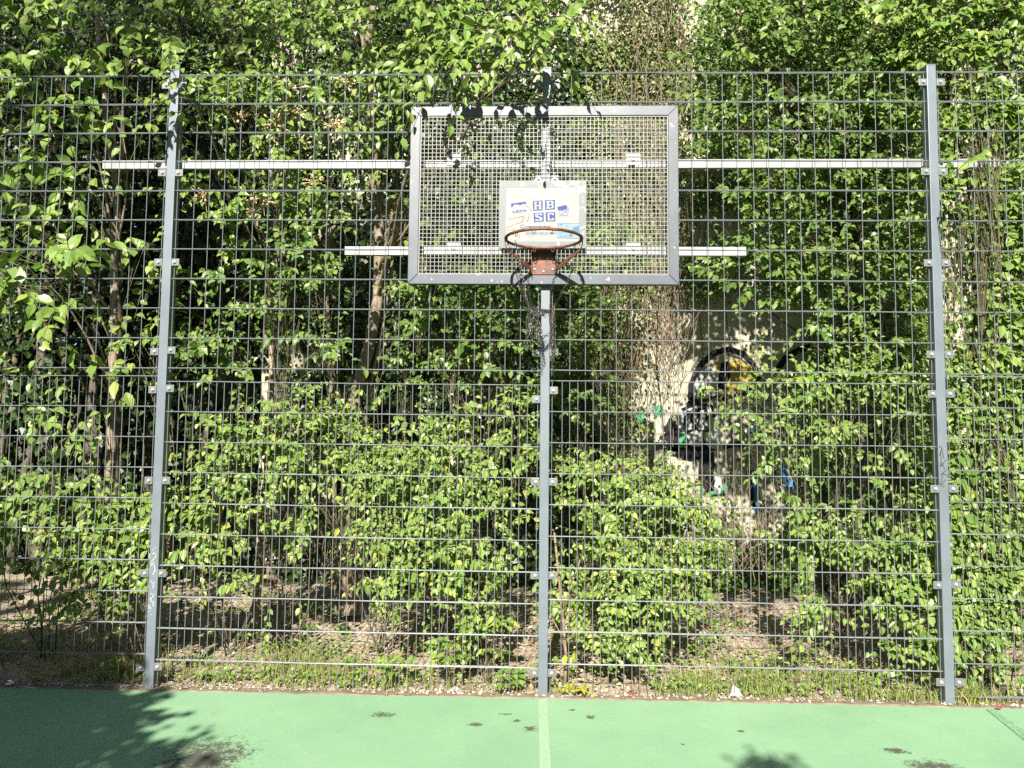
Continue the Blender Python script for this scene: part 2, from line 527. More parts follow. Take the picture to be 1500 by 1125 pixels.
b = MB()
for l in ([(290, 270), (300, 290)], [(310, 268), (345, 420)], [(290, 385), (320, 300)], [(300, 330), (312, 420), (300, 510), (325, 490)],
          [(318, 460), (350, 535)], [(300, 515), (368, 432)], [(375, 545), (308, 610), (340, 590), (386, 625)], [(330, 610), (295, 725)],
          [(295, 728), (360, 668)], [(305, 745), (345, 710)], [(330, 752), (352, 738)]):
    pstroke(b, pxpath(crop(1340, 620, 8.04, l), -.0185), -.0195, .0042)
b.build('tag_scribble', M['blackink'], pr)
b = MB()
for l in ([(205, 118), (212, 122)], [(220, 100), (225, 106)], [(200, 145), (222, 140), (228, 165), (205, 190), (188, 215), (215, 225), (222, 260), (205, 290)],
          [(190, 235), (200, 215), (215, 205)], [(192, 330), (205, 350), (215, 330), (205, 385)], [(190, 420), (215, 425), (200, 445), (190, 470), (212, 480), (205, 505)],
          [(185, 455), (212, 440)], [(180, 500), (195, 525), (175, 520), (185, 495)], [(176, 541), (180, 545)], [(193, 560), (198, 563)]):
    pstroke(b, pxpath(crop(180, 780, 4.69, l), -.0185), -.0195, .0036)
b.build('tag_scribble', M['whiteink'], pl)


def panel(name, x0, x1, z0, pitch, label, tiltL=0., tiltR=0., top_flush=True):
    """double-rod mesh panel: pairs of horizontal rods either side of the vertical rods"""
    W = x1-x0
    xc = (x0+x1)/2
    e = empty(name, (xc, 0, z0), label, 'fence panel', 'double rod mesh panels of the ball fence')
    zz = lambda x, z: z+(tiltL+(tiltR-tiltL)*(x-x0)/W)
    wob = np.random.default_rng(int(abs(x0)*100+z0*7))
    h = MB()
    for k in range(11):
        z = z0+.2*k
        for y in (-.0068, .0068):
            hx = np.linspace(x0, x1, 9); wv = wob.normal(0, .0011, 9)
            h.tube([(q, y+wv[i_]*1.2, zz(q, z)+wv[i_]) for i_, q in enumerate(hx)], .0030, 6)
    h.build('horizontal_rods', M['rod'], e)
    v = MB()
    n = int((W-.05)/pitch)
    px = [xc+(i-n/2)*pitch for i in range(n+1)]
    px = [x0+.012]+[x for x in px if x0+.03 < x < x1-.03]+[x1-.012]
    for x in px:
        w_ = wob.normal(0, .0012, 3)
        v.tube([(x+w_[0], 0, zz(x, z0-.03)), (x+w_[1], 0, zz(x, z0+1.0)), (x+w_[2], 0, zz(x, z0+2.004))], .0023, 6)
    v.build('vertical_rods', M['rod'], e)
    return e


G_ = .034
for (xa, xb, nm, tl, tr, ul, ur) in ((-5.05, -2.527, 'left of the left post', .02, .025, -.005, .002), (-2.527, 0, 'between left and middle posts', -.009, -.0173, .0032, -.0005),
                                     (0, 2.527, 'between middle and right posts', .0118, .0095, .0057, -.0033), (2.527, 5.05, 'right of the right post', .06, .06, -.003, -.003)):
    panel('mesh_panel', xa+G_, xb-G_, LOW0, .05, 'close-set lower grey rod mesh panel '+nm, tl, tr)
    panel('mesh_panel', xa+G_, xb-G_, UP0, .10, 'wide-set upper grey rod mesh panel '+nm, ul, ur)


# ------------------------------------------------------------------ rails behind the fence
RYF = .072


def rail(pa, pb, label):
    a, c = at(*pa, Y=RYF), at(*pb, Y=RYF)
    x0, x1, z = a[0], c[0], (a[2]+c[2])/2
    e = empty('mounting_rail', ((x0+x1)/2, RYF+.02, z), label, 'rail', 'galvanised rails behind the fence')
    b = MB(); t = .0025; y = RYF; hh = .0285   # C-profile: front web, two flanges, two lips
    o = [(y, -hh), (y, hh), (y+.038, hh), (y+.038, hh-.014), (y+.0355, hh-.014), (y+.0355, hh-t), (y+t, hh-t), (y+t, -hh+t), (y+.0355, -hh+t), (y+.0355, -hh+.014), (y+.038, -hh+.014), (y+.038, -hh)]
    n = len(o); vs = [(x0, q, z+w_) for q, w_ in o]+[(x1, q, z+w_) for q, w_ in o]
    b.add(vs, [tuple(range(n)), tuple(range(2*n-1, n-1, -1))]+[(k, (k+1) % n, (k+1) % n+n, k+n) for k in range(n)])
    b.build('channel', M['galv'], e)
    return e


rail((150, 243.5), (1465, 236), 'long galvanised rail behind the fence crossing both outer posts')
rail((505, 370), (1093, 365), 'short galvanised rail behind the lower part of the backboard')

# ------------------------------------------------------------------ backboard
BX0, BX1, BZ0, BZ1 = -.9015, .8620, 2.646, 3.838
BF, BB = -.068, -.024
FWD = .0655
hoop = empty('basketball_hoop', (-.02, -.045, BZ0), 'basketball hoop with wire grating backboard and rusty rim on the middle fence post', 'basketball hoop')
ix0, ix1, iz0, iz1 = BX0+FWD, BX1-FWD, BZ0+FWD, BZ1-FWD
g = .0007
fr = MB()
fr.prism([(BX0+g, BZ0), (BX1-g, BZ0), (ix1-g, iz0), (ix0+g, iz0)], BF, BB)
fr.prism([(ix0+g, iz1), (ix1-g, iz1), (BX1-g, BZ1), (BX0+g, BZ1)], BF, BB)
fr.prism([(BX0, BZ0+g), (ix0, iz0+g), (ix0, iz1-g), (BX0, BZ1-g)], BF, BB)
fr.prism([(BX1, BZ1-g), (ix1, iz1-g), (ix1, iz0+g), (BX1, BZ0+g)], BF, BB)
fo = fr.build('board_frame', M['frame'], hoop, bevel=.003)
gr = MB()
npx, npz = 61, 39
gx0, gx1, gz0, gz1 = ix0+.0015, ix1-.0015, iz0+.0015, iz1-.0015
gr.box(gx0, gx0+.006, BF+.006, BF+.028, gz0, gz1); gr.box(gx1-.006, gx1, BF+.006, BF+.028, gz0, gz1)
gr.box(gx0+.0062, gx1-.0062, BF+.006, BF+.028, gz0, gz0+.006); gr.box(gx0+.0062, gx1-.0062, BF+.006, BF+.028, gz1-.006, gz1)
for i in range(1, npx):
    x = gx0+(gx1-gx0)*i/npx
    gr.box(x-.0016, x+.0016, BF+.008, BF+.0125, gz0+.0065, gz1-.0065)
for j in range(1, npz):
    z = gz0+(gz1-gz0)*j/npz
    gr.box(gx0+.0065, gx1-.0065, BF+.0127, BF+.016, z-.0016, z+.0016)
gr.build('wire_grating', M['grid'], hoop)
for px, pz in ((-.612, 3.476), (.570, 3.479), (-.605, 2.884), (.5692, 2.884)):
    c = MB(); c.box(px-.047, px+.047, BF+.0185, BF+.023, pz-.034, pz+.044)
    c.box(px-.02, px+.02, BF+.0225, RYF-.0005, pz-.012, pz+.012)
    cp = c.build('mounting_clamp', M['galv'], hoop, bevel=.0015)
    t = MB(); t.tube([(px, BF+.0184, pz), (px, BF+.012, pz), (px, BF+.006, pz)], [.013, .012, .006], 10); t.build('bolt', M['bolt'], cp)
# target rectangle plate
TX0, TX1, TZ0, TZ1 = -.3085, .2580, 2.882, 3.332
TF = BF-.0035
tb = MB(); tb.box(TX0, TX1, TF, TF+.0095, TZ0, TZ1)
tp = tb.build('target_panel', M['board'], hoop, bevel=.0015)
bw = .046
pb = MB(); y0, y1 = TF-.0012, TF-.0002
pb.box(TX0+.001, TX1-.001, y0, y1, TZ1-bw, TZ1-.001); pb.box(TX0+.001, TX1-.001, y0, y1, TZ0+.001, TZ0+bw)
pb.box(TX0+.001, TX0+bw, y0, y1, TZ0+bw+.0002, TZ1-bw-.0002); pb.box(TX1-bw, TX1-.001, y0, y1, TZ0+bw+.0002, TZ1-bw-.0002)
pb.build('border_stripe', M['peel'], tp)


def tcrop(l): return pxpath(crop(725, 260, 10.714, l), TF)


def poly(b, pts, y, th=.0006, mi=0):
    P = np.array(pts); a = 0.5*np.sum(P[:, 0]*np.roll(P[:, 1], -1)-np.roll(P[:, 0], -1)*P[:, 1])
    if a < 0: pts = pts[::-1]
    b.prism(pts, y, y+th, mi)


YS = TF-.0010
YL = TF-.0019
# four blue squares lettered H B S C
b = MB()
quads = {'H': [(592, 370), (750, 358), (750, 515), (598, 522)], 'B': [(785, 355), (942, 348), (945, 500), (787, 512)],
         'S': [(604, 558), (765, 548), (768, 690), (612, 702)], 'C': [(795, 545), (945, 538), (952, 688), (797, 692)]}
glyph = {'H': [[(.12, .1), (.42, .1), (.42, .24), (.37, .24), (.37, .43), (.63, .43), (.63, .24), (.58, .24), (.58, .1), (.88, .1), (.88, .24), (.83, .24), (.83, .76), (.88, .76), (.88, .9), (.58, .9), (.58, .76), (.63, .76), (.63, .57), (.37, .57), (.37, .76), (.42, .76), (.42, .9), (.12, .9), (.12, .76), (.17, .76), (.17, .24), (.12, .24)]],
         'S': [[(.15, .1), (.85, .1), (.85, .33), (.66, .33), (.66, .24), (.40, .24), (.40, .34), (.85, .56), (.85, .9), (.15, .9), (.15, .68), (.34, .68), (.34, .76), (.62, .76), (.62, .66), (.15, .43)]],
         'C': [[(.2, .1), (.86, .1), (.86, .36), (.66, .36), (.66, .25), (.40, .25), (.40, .75), (.66, .75), (.66, .64), (.86, .64), (.86, .9), (.2, .9)]],
         'B': [[(.12, .1), (.74, .1), (.86, .2), (.86, .42), (.76, .5), (.88, .58), (.88, .8), (.76, .9), (.12, .9), (.12, .76), (.18, .76), (.18, .24), (.12, .24)]]}
hole = {'B': [[(.40, .23), (.64, .23), (.64, .42), (.40, .42)], [(.40, .57), (.66, .57), (.66, .77), (.40, .77)]]}
for ch, q in quads.items():
    Q = np.array(tcrop(q))

    def uv(u, v): return tuple((Q[0]*(1-u)+Q[1]*u)*(1-v)+(Q[3]*(1-u)+Q[2]*u)*v)
    poly(b, [tuple(p) for p in Q], YS, .0006, 1)
    Qc = Q.mean(0)
    for gl in glyph[ch]: poly(b, [uv(*p) for p in gl], YL, .0006, 0)
    for gl in hole.get(ch, []): poly(b, [uv(*p) for p in gl], YL-.0008, .0006, 1)
s_ = b.build('sticker', [M['white'], M['blue']], tp); s_['label'] = 'four blue squares with white letters H B S C'


def text_mesh(txt, size, bold=0.0, shear=0.0):
    cu = bpy.data.curves.new('lettering', 'FONT'); cu.body = txt; cu.size = size; cu.offset = bold; cu.shear = shear
    cu.align_x = 'LEFT'; cu.resolution_u = 3
    ob = bpy.data.objects.new('lettering', cu); COL.objects.link(ob)
    dg = bpy.context.evaluated_depsgraph_get()
    me = bpy.data.meshes.new_from_object(ob.evaluated_get(dg))
    V = np.array([v.co[:] for v in me.vertices]); Fs = [tuple(p.vertices) for p in me.polygons]
    bpy.data.objects.remove(ob); bpy.data.curves.remove(cu); bpy.data.meshes.remove(me)
    return V, Fs


def add_text(b, txt, p0, p1, height, y, mi, bold=.0):
    """text fitted between two (x,z) points, p0 = lower left, p1 = lower right"""
    V, Fs = text_mesh(txt, 1, bold)
    V[:, 0] -= V[:, 0].min(); V[:, 1] -= V[:, 1].min()
    V[:, 0] /= V[:, 0].max(); V[:, 1] /= V[:, 1].max()
    p0, p1 = np.array(p0), np.array(p1); d = p1-p0; nrm = np.array([-d[1], d[0]])/np.linalg.norm(d)*height
    P = p0[None]+V[:, :1]*d[None]+V[:, 1:2]*nrm[None]
    b.add([(p[0], y, p[1]) for p in P], Fs, mi)


# left sticker: blue field, white outlined figures
b = MB(); Q = tcrop([(248, 410), (488, 378), (505, 540), (272, 560)]); poly(b, Q, YS, .0006, 0)
poly(b, tcrop([(262, 480), (300, 430), (345, 425), (400, 440), (450, 410), (490, 430), (503, 536), (276, 554)]), YS-.0008, .0006, 1)
p = tcrop([(285, 545), (495, 525)]); add_text(b, '1892', p[0], p[1], .0095, YS-.0016, 0, .03)
b.build('sticker', [M['blue'], M['white']], tp)
# right sticker: blue flag over scribbled white
b = MB(); poly(b, tcrop([(978, 445), (1190, 428), (1200, 625), (990, 645)]), YS, .0006, 1)
poly(b, tcrop([(980, 462), (1040, 450), (1085, 432), (1130, 440), (1138, 500), (1090, 505), (1040, 515), (985, 512)]), YS-.0008, .0006, 0)
for l in ([(1000, 530), (1060, 520), (1120, 525), (1145, 510)], [(1005, 545), (1010, 580), (1070, 570), (1075, 545)], [(1085, 545), (1125, 540), (1135, 570)],
          [(1010, 610), (1060, 590), (1110, 605), (1150, 580)], [(1150, 460), (1160, 540)]):
    pstroke(b, tcrop(l), YS-.0008, .0028, .0006, 0)
b.build('sticker', [M['blue'], M['white']], tp)
# strip sticker with lettering, and the line of blue letters below it
b = MB(); poly(b, tcrop([(378, 745), (880, 735), (880, 790), (380, 800)]), YS, .0006, 1)
pstroke(b, tcrop([(465, 745), (400, 748), (392, 770), (400, 790), (468, 786)]), YS-.0008, .0035, .0006, 0)
p = tcrop([(470, 785), (808, 778)]); add_text(b, 'WEDDING 65', p[0], p[1], .0088, YS-.0016, 0, .03)
p = tcrop([(818, 778), (878, 776)]); add_text(b, '26', p[0], p[1], .0075, YS-.0016, 2, .03)
b.build('sticker', [M['blue'], M['white'], M['red']], tp)
b = MB(); poly(b, tcrop([(455, 850), (920, 842), (922, 915), (460, 925)]), YS, .0006, 1)
for i in range(11):
    x = 478+i*33
    pstroke(b, tcrop([(x, 900), (x+4, 858), (x+18, 862), (x+20, 898)] if i % 3 else [(x, 862), (x+10, 900), (x+20, 860), (x+26, 896)]), YS-.0008, .0026, .0006, 0)
poly(b, tcrop([(855, 866), (915, 855), (918, 888), (862, 892)]), YS-.0008, .0006, 0)
b.build('sticker', [M['blue'], M['white']], tp)
# sky blue ticket sticker lower right
b = MB(); poly(b, tcrop([(985, 715), (1330, 718), (1325, 960), (978, 950)]), YS, .0006, 1)
poly(b, tcrop([(1215, 800), (1270, 770), (1330, 755), (1328, 865), (1240, 845)]), YS-.0008, .0006, 0)
for l in ([(990, 720), (1328, 724)], [(984, 720), (978, 948)], [(980, 948), (1322, 957)], [(1110, 745), (1120, 800)], [(1120, 760), (1140, 755), (1135, 775)],
          [(1010, 735), (1060, 738)], [(1012, 748), (1068, 748)], [(1000, 905), (1060, 900)], [(1080, 905), (1140, 902)], [(1160, 905), (1215, 905)], [(990, 870), (1220, 868)], [(1010, 925), (1200, 925)]):
    pstroke(b, tcrop(l), YS-.0008, .0030, .0006, 0)
b.build('sticker', [M['skyblue'], M['paleblue']], tp)
# grey marker tag on the left half of the plate
b = MB()
for l in ([(500, 440), (590, 545)], [(545, 560), (510, 700)], [(460, 600), (225, 660), (285, 745), (190, 795)], [(470, 610), (420, 700), (300, 740)], [(200, 840), (300, 810), (375, 960), (395, 880)], [(225, 860), (330, 930)]):
    pstroke(b, tcrop(l), YS+.0003, .0048, .0005)
b.build('tag_scribble', M['marker'], tp)

# rim
RX, RY, RZ, RR = -.0155, -.385, 2.864, .2330
ri = MB()
ri.tube([(RX+RR*math.cos(a), RY+RR*math.sin(a), RZ) for a in np.linspace(0, 2*math.pi, 65)[:-1]], .0092, 10, closed=True)
rim = ri.build('rim', M['rust'], hoop, smooth=True)
PX0, PX1, PZ0, PZ1 = -.094, .066, 2.709, 2.872
b = MB()
b.box(PX0, PX1, BF-.0068, BF-.0006, PZ0, PZ1)                # plate on the board
b.box(PX0+.002, PX1-.002, RY+RR-.012, BF-.007, PZ1-.012, PZ1-.004)   # shelf to the rim
b.prism([(PX0-.0, PZ0+.0), (PX0+.004, PZ0), (PX0+.004, PZ1-.014), (PX0, PZ1-.014)], BF-.05, BF-.007)
b.prism([(PX1-.004, PZ0), (PX1, PZ0), (PX1, PZ1-.014), (PX1-.004, PZ1-.014)], BF-.05, BF-.007)
b.build('bracket', M['rust'], rim, bevel=.0012)
for sx, xp in ((-1, PX0), (1, PX1)):
    b = MB()
    xs_ = RX+sx*(RR+.004)
    b.bar([(xs_, RY+.01, RZ-.005), (xs_, RY+.012, RZ-.030), (xs_-sx*.012, RY+.03, RZ-.062), (xp+sx*.012, BF-.05, PZ0+.035), (xp-sx*.004, BF-.0075, PZ0+.018)],
          [(0, .012, 0), (0, .012, .002), (sx*.003, .006, .012), (0, .004, .0155), (0, .004, .0155)], [(.0028, 0, 0)]*2+[(.0026, .0012, 0)]*3)
    b.build('strut', M['rust'], rim, bevel=.0008)
for x, z in ((PX0+.022, PZ0+.034), (PX1-.022, PZ0+.034), ((PX0+PX1)/2, PZ0+.020), (PX0+.022, PZ0+.105), (PX1-.022, PZ0+.105), (PX0+.055, PZ0+.105), (PX1-.055, PZ0+.105)):
    t = MB(); t.tube([(x, BF-.0068, z), (x, BF-.012, z), (x, BF-.0145, z)], [.0085, .0075, .003], 10); t.build('bolt', M['bolt'], rim)
b = MB()   # net hooks under the ring
for a in np.linspace(0, 2*math.pi, 13)[:-1]+.26:
    cx_, cy_ = RX+(RR-.004)*math.cos(a), RY+(RR-.004)*math.sin(a); tx, ty = -math.sin(a)*.008, math.cos(a)*.008
    b.tube([(cx_-tx, cy_-ty, RZ-.006), (cx_-tx, cy_-ty, RZ-.022), (cx_, cy_, RZ-.028), (cx_+tx, cy_+ty, RZ-.022), (cx_+tx, cy_+ty, RZ-.006)], .0022, 5)
b.build('net_hooks', M['rust'], rim)

# chain net
rng = np.random.default_rng(11)
cn = MB()


def chain(path, link=.026, wire=.0017, sag=0):
    P = [np.array(p, float) for p in path]
    seg = [np.linalg.norm(P[i+1]-P[i]) for i in range(len(P)-1)]; L = sum(seg); n = max(1, int(L/(link*.78)))
    cum = np.concatenate([[0], np.cumsum(seg)])

    def pt(s): return np.array([np.interp(s, cum, [p[k] for p in P]) for k in range(3)])
    for i in range(n):
        s = L*(i+.5)/n; c = pt(s); t = pt(min(L, s+.01))-pt(max(0, s-.01)); t /= np.linalg.norm(t)+1e-9
        r = np.array([.3, 1, .2]) if abs(t[1]) < .8 else np.array([1., 0, 0])
        u = np.cross(t, r); u /= np.linalg.norm(u); v = np.cross(t, u)
        a = (i % 2)*math.pi/2+.6+rng.normal(0, .2); q = u*math.cos(a)+v*math.sin(a)
        h, wd = link/2, link*.29
        loop = [c+t*(h*y)+q*(wd*x) for x, y in ((1, .55), (.6, .92), (-.6, .92), (-1, .55), (-1, -.55), (-.6, -.92), (.6, -.92), (1, -.55))]
        cn.tube(loop, wire, 4, closed=True)


def a3(x, y, Y): return at(x, y, Y=Y)


kn = [(778, 455), (790, 455), (770, 450)]
chain([a3(747, 362, -.40), a3(753, 390, -.38), a3(762, 418, -.34), a3(770, 440, -.31), a3(779, 455, -.29)])
chain([a3(770, 364, -.55), a3(772, 395, -.48), a3(775, 425, -.38), a3(778, 450, -.30)])
chain([a3(817, 364, -.56), a3(815, 392, -.50), a3(808, 425, -.32), a3(806, 452, -.22), a3(808, 500, -.18), a3(811, 530, -.17)])
chain([a3(842, 360, -.42), a3(838, 395, -.40), a3(830, 415, -.35), a3(820, 435, -.28), a3(810, 452, -.22), a3(803, 458, -.20)])
chain([a3(755, 352, -.25), a3(768, 420, -.28), a3(774, 455, -.28)])
chain([a3(779, 452, -.28), a3(789, 454, -.24), a3(803, 456, -.20), a3(812, 470, -.19), a3(806, 500, -.18)])
for i in range(15):
    x0_ = 771+rng.random()*22; y0_ = 447+rng.random()*12; yl = y0_+18+rng.random()*32
    if x0_ > 786: yl += 8
    Y_ = -.29+rng.random()*.06
    x1_ = x0_+rng.normal(0, 2.2)
    if i < 2: yl = 514
    chain([a3(x0_, y0_, Y_), a3((x0_+x1_)/2+rng.normal(0, 1.5), (y0_+yl)/2, Y_+.005), a3(x1_, yl, Y_+rng.normal(0, .01))])
for i in range(7):
    x0_ = 771+rng.random()*18; y0_ = 448+rng.random()*14
    chain([a3(x0_, y0_, -.29), a3(x0_+8, y0_+rng.normal(5, 4), -.30), a3(x0_+18, y0_+rng.normal(0, 5), -.27)])
for i in range(4):
    x0_ = 803+rng.random()*9; y0_ = 454+rng.random()*10
    chain([a3(x0_, y0_, -.21), a3(x0_+rng.normal(1, 2), y0_+30, -.20), a3(x0_+rng.normal(2, 2), y0_+40+rng.random()*35, -.20)])
tag(cn.build('chain_net', M['chain'], origin=(RX, RY, RZ)), 'torn metal chain net tangled into a bundle below the rusty rim', 'chain net')

# ------------------------------------------------------------------ wall with graffiti
WY = 3.0
WX0 = float(at(385, 500, Y=WY)[0])
wl = empty('building_wall', (0, WY, 0), 'cream plastered building wall with graffiti, mostly hidden by climbing plants', 'wall')
b = MB(); b.box(WX0, 14, WY, WY+.35, -.3, 9.5); b.build('plaster_face', M['plaster'], wl)
b = MB(); b.box(WX0, 14, WY-.025, WY-.001, -.3, .42); b.build('plinth', M['kerb'], wl)


def blob(b, pts, mi, y=None, wob=.0):
    poly(b, pxpath(pts, WY), (WY-.004 if y is None else y), .002, mi)


def ell(cx, cy, rx, ry, n=28, j=0.0, seed=0):
    r = np.random.default_rng(seed)
    return [(cx+rx*math.cos(a)*(1+r.normal(0, j)), cy+ry*math.sin(a)*(1+r.normal(0, j))) for a in np.linspace(0, 2*math.pi, n+1)[:-1]]


M['g_yellow'] = plain('pale_yellow_spray_paint', (.30, .225, .045), .6)
M['g_green'] = plain('pale_green_spray_paint', (.06, .21, .11), .6)
M['g_blue'] = plain('faded_blue_spray_paint', (.05, .15, .32), .6)
gm = [M['g_black'], M['g_yellow'], M['g_white'], M['g_green'], M['g_blue'], M['g_grey']]
b = MB()
blob(b, ell(1072, 556, 36, 28, 30, .06, 1), 1)
blob(b, ell(1034, 566, 24, 30, 26, .05, 2), 2, WY-.007)
blob(b, [(1050, 566), (1056, 532), (1068, 528), (1070, 552), (1060, 572)], 0, WY-.010)
pstroke(b, pxpath([(1011, 585), (1012, 565), (1018, 548), (1030, 530), (1048, 516), (1068, 511), (1088, 518), (1104, 534), (1112, 555)], WY), WY-.010, .055, .002, 0)
pstroke(b, pxpath([(1008, 590), (1030, 585), (1062, 582), (1098, 572), (1112, 556)], WY), WY-.013, .05, .002, 0)
pstroke(b, pxpath([(1140, 540), (1150, 525), (1168, 514), (1192, 506)], WY), WY-.007, .06, .002, 0)
b.build('graffiti', gm, wl)
b = MB()
blob(b, ell(1022, 628, 36, 40, 26, .05, 3), 2)
blob(b, ell(935, 614, 11, 13, 20, .2, 4), 3); blob(b, ell(965, 602, 9, 9, 20, .2, 5), 3); blob(b, ell(1000, 645, 7, 11, 20, .2, 6), 3, WY-.010)
blob(b, ell(982, 640, 16, 26, 24, .22, 7), 0, WY-.007); blob(b, ell(1012, 662, 34, 11, 24, .2, 8), 0, WY-.007); blob(b, ell(968, 660, 12, 18, 20, .25, 9), 5, WY-.013)
blob(b, ell(1035, 690, 13, 36, 24, .2, 10), 0, WY-.010); blob(b, ell(1052, 700, 7, 22, 20, .2, 20), 2, WY-.013)
for l in ([(1002, 632), (1004, 610), (1016, 598), (1012, 615), (1020, 628), (1003, 634)], [(1022, 600), (1034, 598), (1036, 612), (1030, 620), (1038, 632), (1022, 630), (1024, 614), (1022, 600)],
          [(998, 600), (1020, 592), (1042, 594), (1046, 612)]):
    pstroke(b, pxpath(l, WY), WY-.010, .027, .002, 0)
b.build('graffiti', gm, wl)
b = MB()
blob(b, ell(1048, 715, 28, 14, 24, .12, 11), 3)
pstroke(b, pxpath([(1040, 728), (1060, 724), (1072, 736), (1074, 760)], WY), WY-.007, .03, .002, 0)
for l in ([(1100, 690), (1104, 715), (1110, 742)], [(1100, 640), (1102, 622)], [(1143, 678), (1150, 700), (1160, 716)]):
    pstroke(b, pxpath(l, WY), WY-.007, .085, .002, 4)
for l in ([(1096, 690), (1100, 720), (1104, 745)], [(1132, 690), (1140, 720), (1160, 745)], [(1060, 655), (1082, 650), (1092, 660)]):
    pstroke(b, pxpath(l, WY), WY-.010, .05, .002, 0)
blob(b, ell(1110, 740, 9, 12, 16, .1, 12), 4, WY-.010)
blob(b, ell(1180, 620, 26, 14, 20, .15, 13), 4); blob(b, ell(1168, 612, 14, 8, 20, .15, 14), 2, WY-.010)
b.build('graffiti', gm, wl)


# ------------------------------------------------------------------ foliage
def unit(a): return a/(np.linalg.norm(a, axis=-1, keepdims=True)+1e-9)


T8 = np.array([(0, 0, 0), (.26, .335, .08), (.60, .30, .06), (1, 0, -.15), (.26, -.335, .08), (.60, -.30, .06), (.28, 0, -.02), (.64, 0, -.04)])
F8 = np.array([(0, 6, 1), (6, 7, 2), (6, 2, 1), (7, 3, 2), (0, 4, 6), (6, 5, 7), (6, 4, 5), (7, 5, 3)])
T14 = np.array([(0, 0, 0), (.10, .17, .03), (.30, .325, .08), (.55, .305, .08), (.80, .15, .02), (1, 0, -.15),
                (.10, -.17, .03), (.30, -.325, .08), (.55, -.305, .08), (.80, -.15, .02), (.30, 0, -.02), (.58, 0, -.03), (.82, 0, -.07)])
F14 = np.array([(0, 10, 1), (1, 10, 2), (10, 11, 3), (10, 3, 2), (11, 12, 4), (11, 4, 3), (12, 5, 4),
                (0, 6, 10), (6, 7, 10), (10, 8, 11), (10, 7, 8), (11, 9, 12), (11, 8, 9), (12, 9, 5)])
T4 = np.array([(0, 0, 0), (.42, .44, .10), (1, 0, -.10), (.42, -.44, .10)])
F4 = np.array([(0, 2, 1), (0, 3, 2)])


class Leaves:
    def __init__(self): self.p = []; self.d = []; self.n = []; self.s = []; self.w = []

    def add(self, p, d, n, s, w):
        self.p.append(p); self.d.append(d); self.n.append(n); self.s.append(s); self.w.append(w)

    def count(self): return sum(len(x) for x in self.p)

    def build(self, name, mat, parent, full=True):
        p = np.concatenate(self.p); d = unit(np.concatenate(self.d)); n = np.concatenate(self.n); s = np.concatenate(self.s); wd = np.concatenate(self.w)
        keep = p[:, 2] > ground_h(p[:, 0], np.clip(p[:, 1], .03, 3.6))+.015
        keep &= (p[:, 1] < WY-.03) | (p[:, 0] < WX0-.1)
        p, d, n, s, wd = p[keep], d[keep], n[keep], s[keep], wd[keep]
        sd = unit(np.cross(n, d)); n = np.cross(d, sd)
        T, F = ((T14, F14) if s.mean() > .056 else (T8, F8)) if full else (T4, F4)
        rg = np.random.default_rng(len(p)); curl = (.3+1.6*rg.random(len(p)))[:, None, None]
        v = p[:, None]+s[:, None, None]*(T[None, :, :1]*d[:, None]+T[None, :, 1:2]*wd[:, None, None]*sd[:, None]+T[None, :, 2:3]*curl*n[:, None])
        f = (F[None]+(np.arange(len(p))*len(T))[:, None, None]).reshape(-1, 3)
        return np_mesh(name, v.reshape(-1, 3), f, mat, parent)


def tubes(P, Rr, ns=3):
    """P (n,k,3) polylines, Rr (n,k) radii -> verts, quads"""
    n, k, _ = P.shape
    T = unit(np.gradient(P, axis=1))
    ref = np.where(np.abs(T[..., 2:3]) < .85, np.array([0, 0, 1.]), np.array([1., 0, 0]))
    u = unit(np.cross(T, ref)); q = np.cross(T, u)
    an = 2*np.pi*np.arange(ns)/ns
    v = P[:, :, None]+Rr[:, :, None, None]*(u[:, :, None]*np.cos(an)[None, None, :, None]+q[:, :, None]*np.sin(an)[None, None, :, None])
    base = (np.arange(n)*k*ns)[:, None, None]+(np.arange(k-1)*ns)[None, :, None]
    a = base+np.arange(ns)[None, None]; b_ = base+((np.arange(ns)+1) % ns)[None, None]
    f = np.stack([a, b_, b_+ns, a+ns], -1).reshape(-1, 4)
    return v.reshape(-1, 3), f


class Stems:
    def __init__(self): self.v = []; self.f = []; self.o = 0

    def add(self, P, Rr, ns=3):
        v, f = tubes(np.asarray(P, float), np.asarray(Rr, float), ns)
        self.v.append(v); self.f.append(f+self.o); self.o += len(v)

    def build(self, name, mat, parent):
        if not self.v: return None
        return np_mesh(name, np.concatenate(self.v), np.concatenate(self.f), mat, parent, smooth=True)


def curve(p0, p1, k, bow, rg, up=.0):
    t = np.linspace(0, 1, k)[:, None]
    p = p0+(p1-p0)*t
    o = rg.normal(0, 1, 3)*bow; o[2] = abs(o[2])*.3+up
    return p+np.sin(np.pi*t)*o+rg.normal(0, bow*.12, (k, 3))*np.sin(np.pi*t)


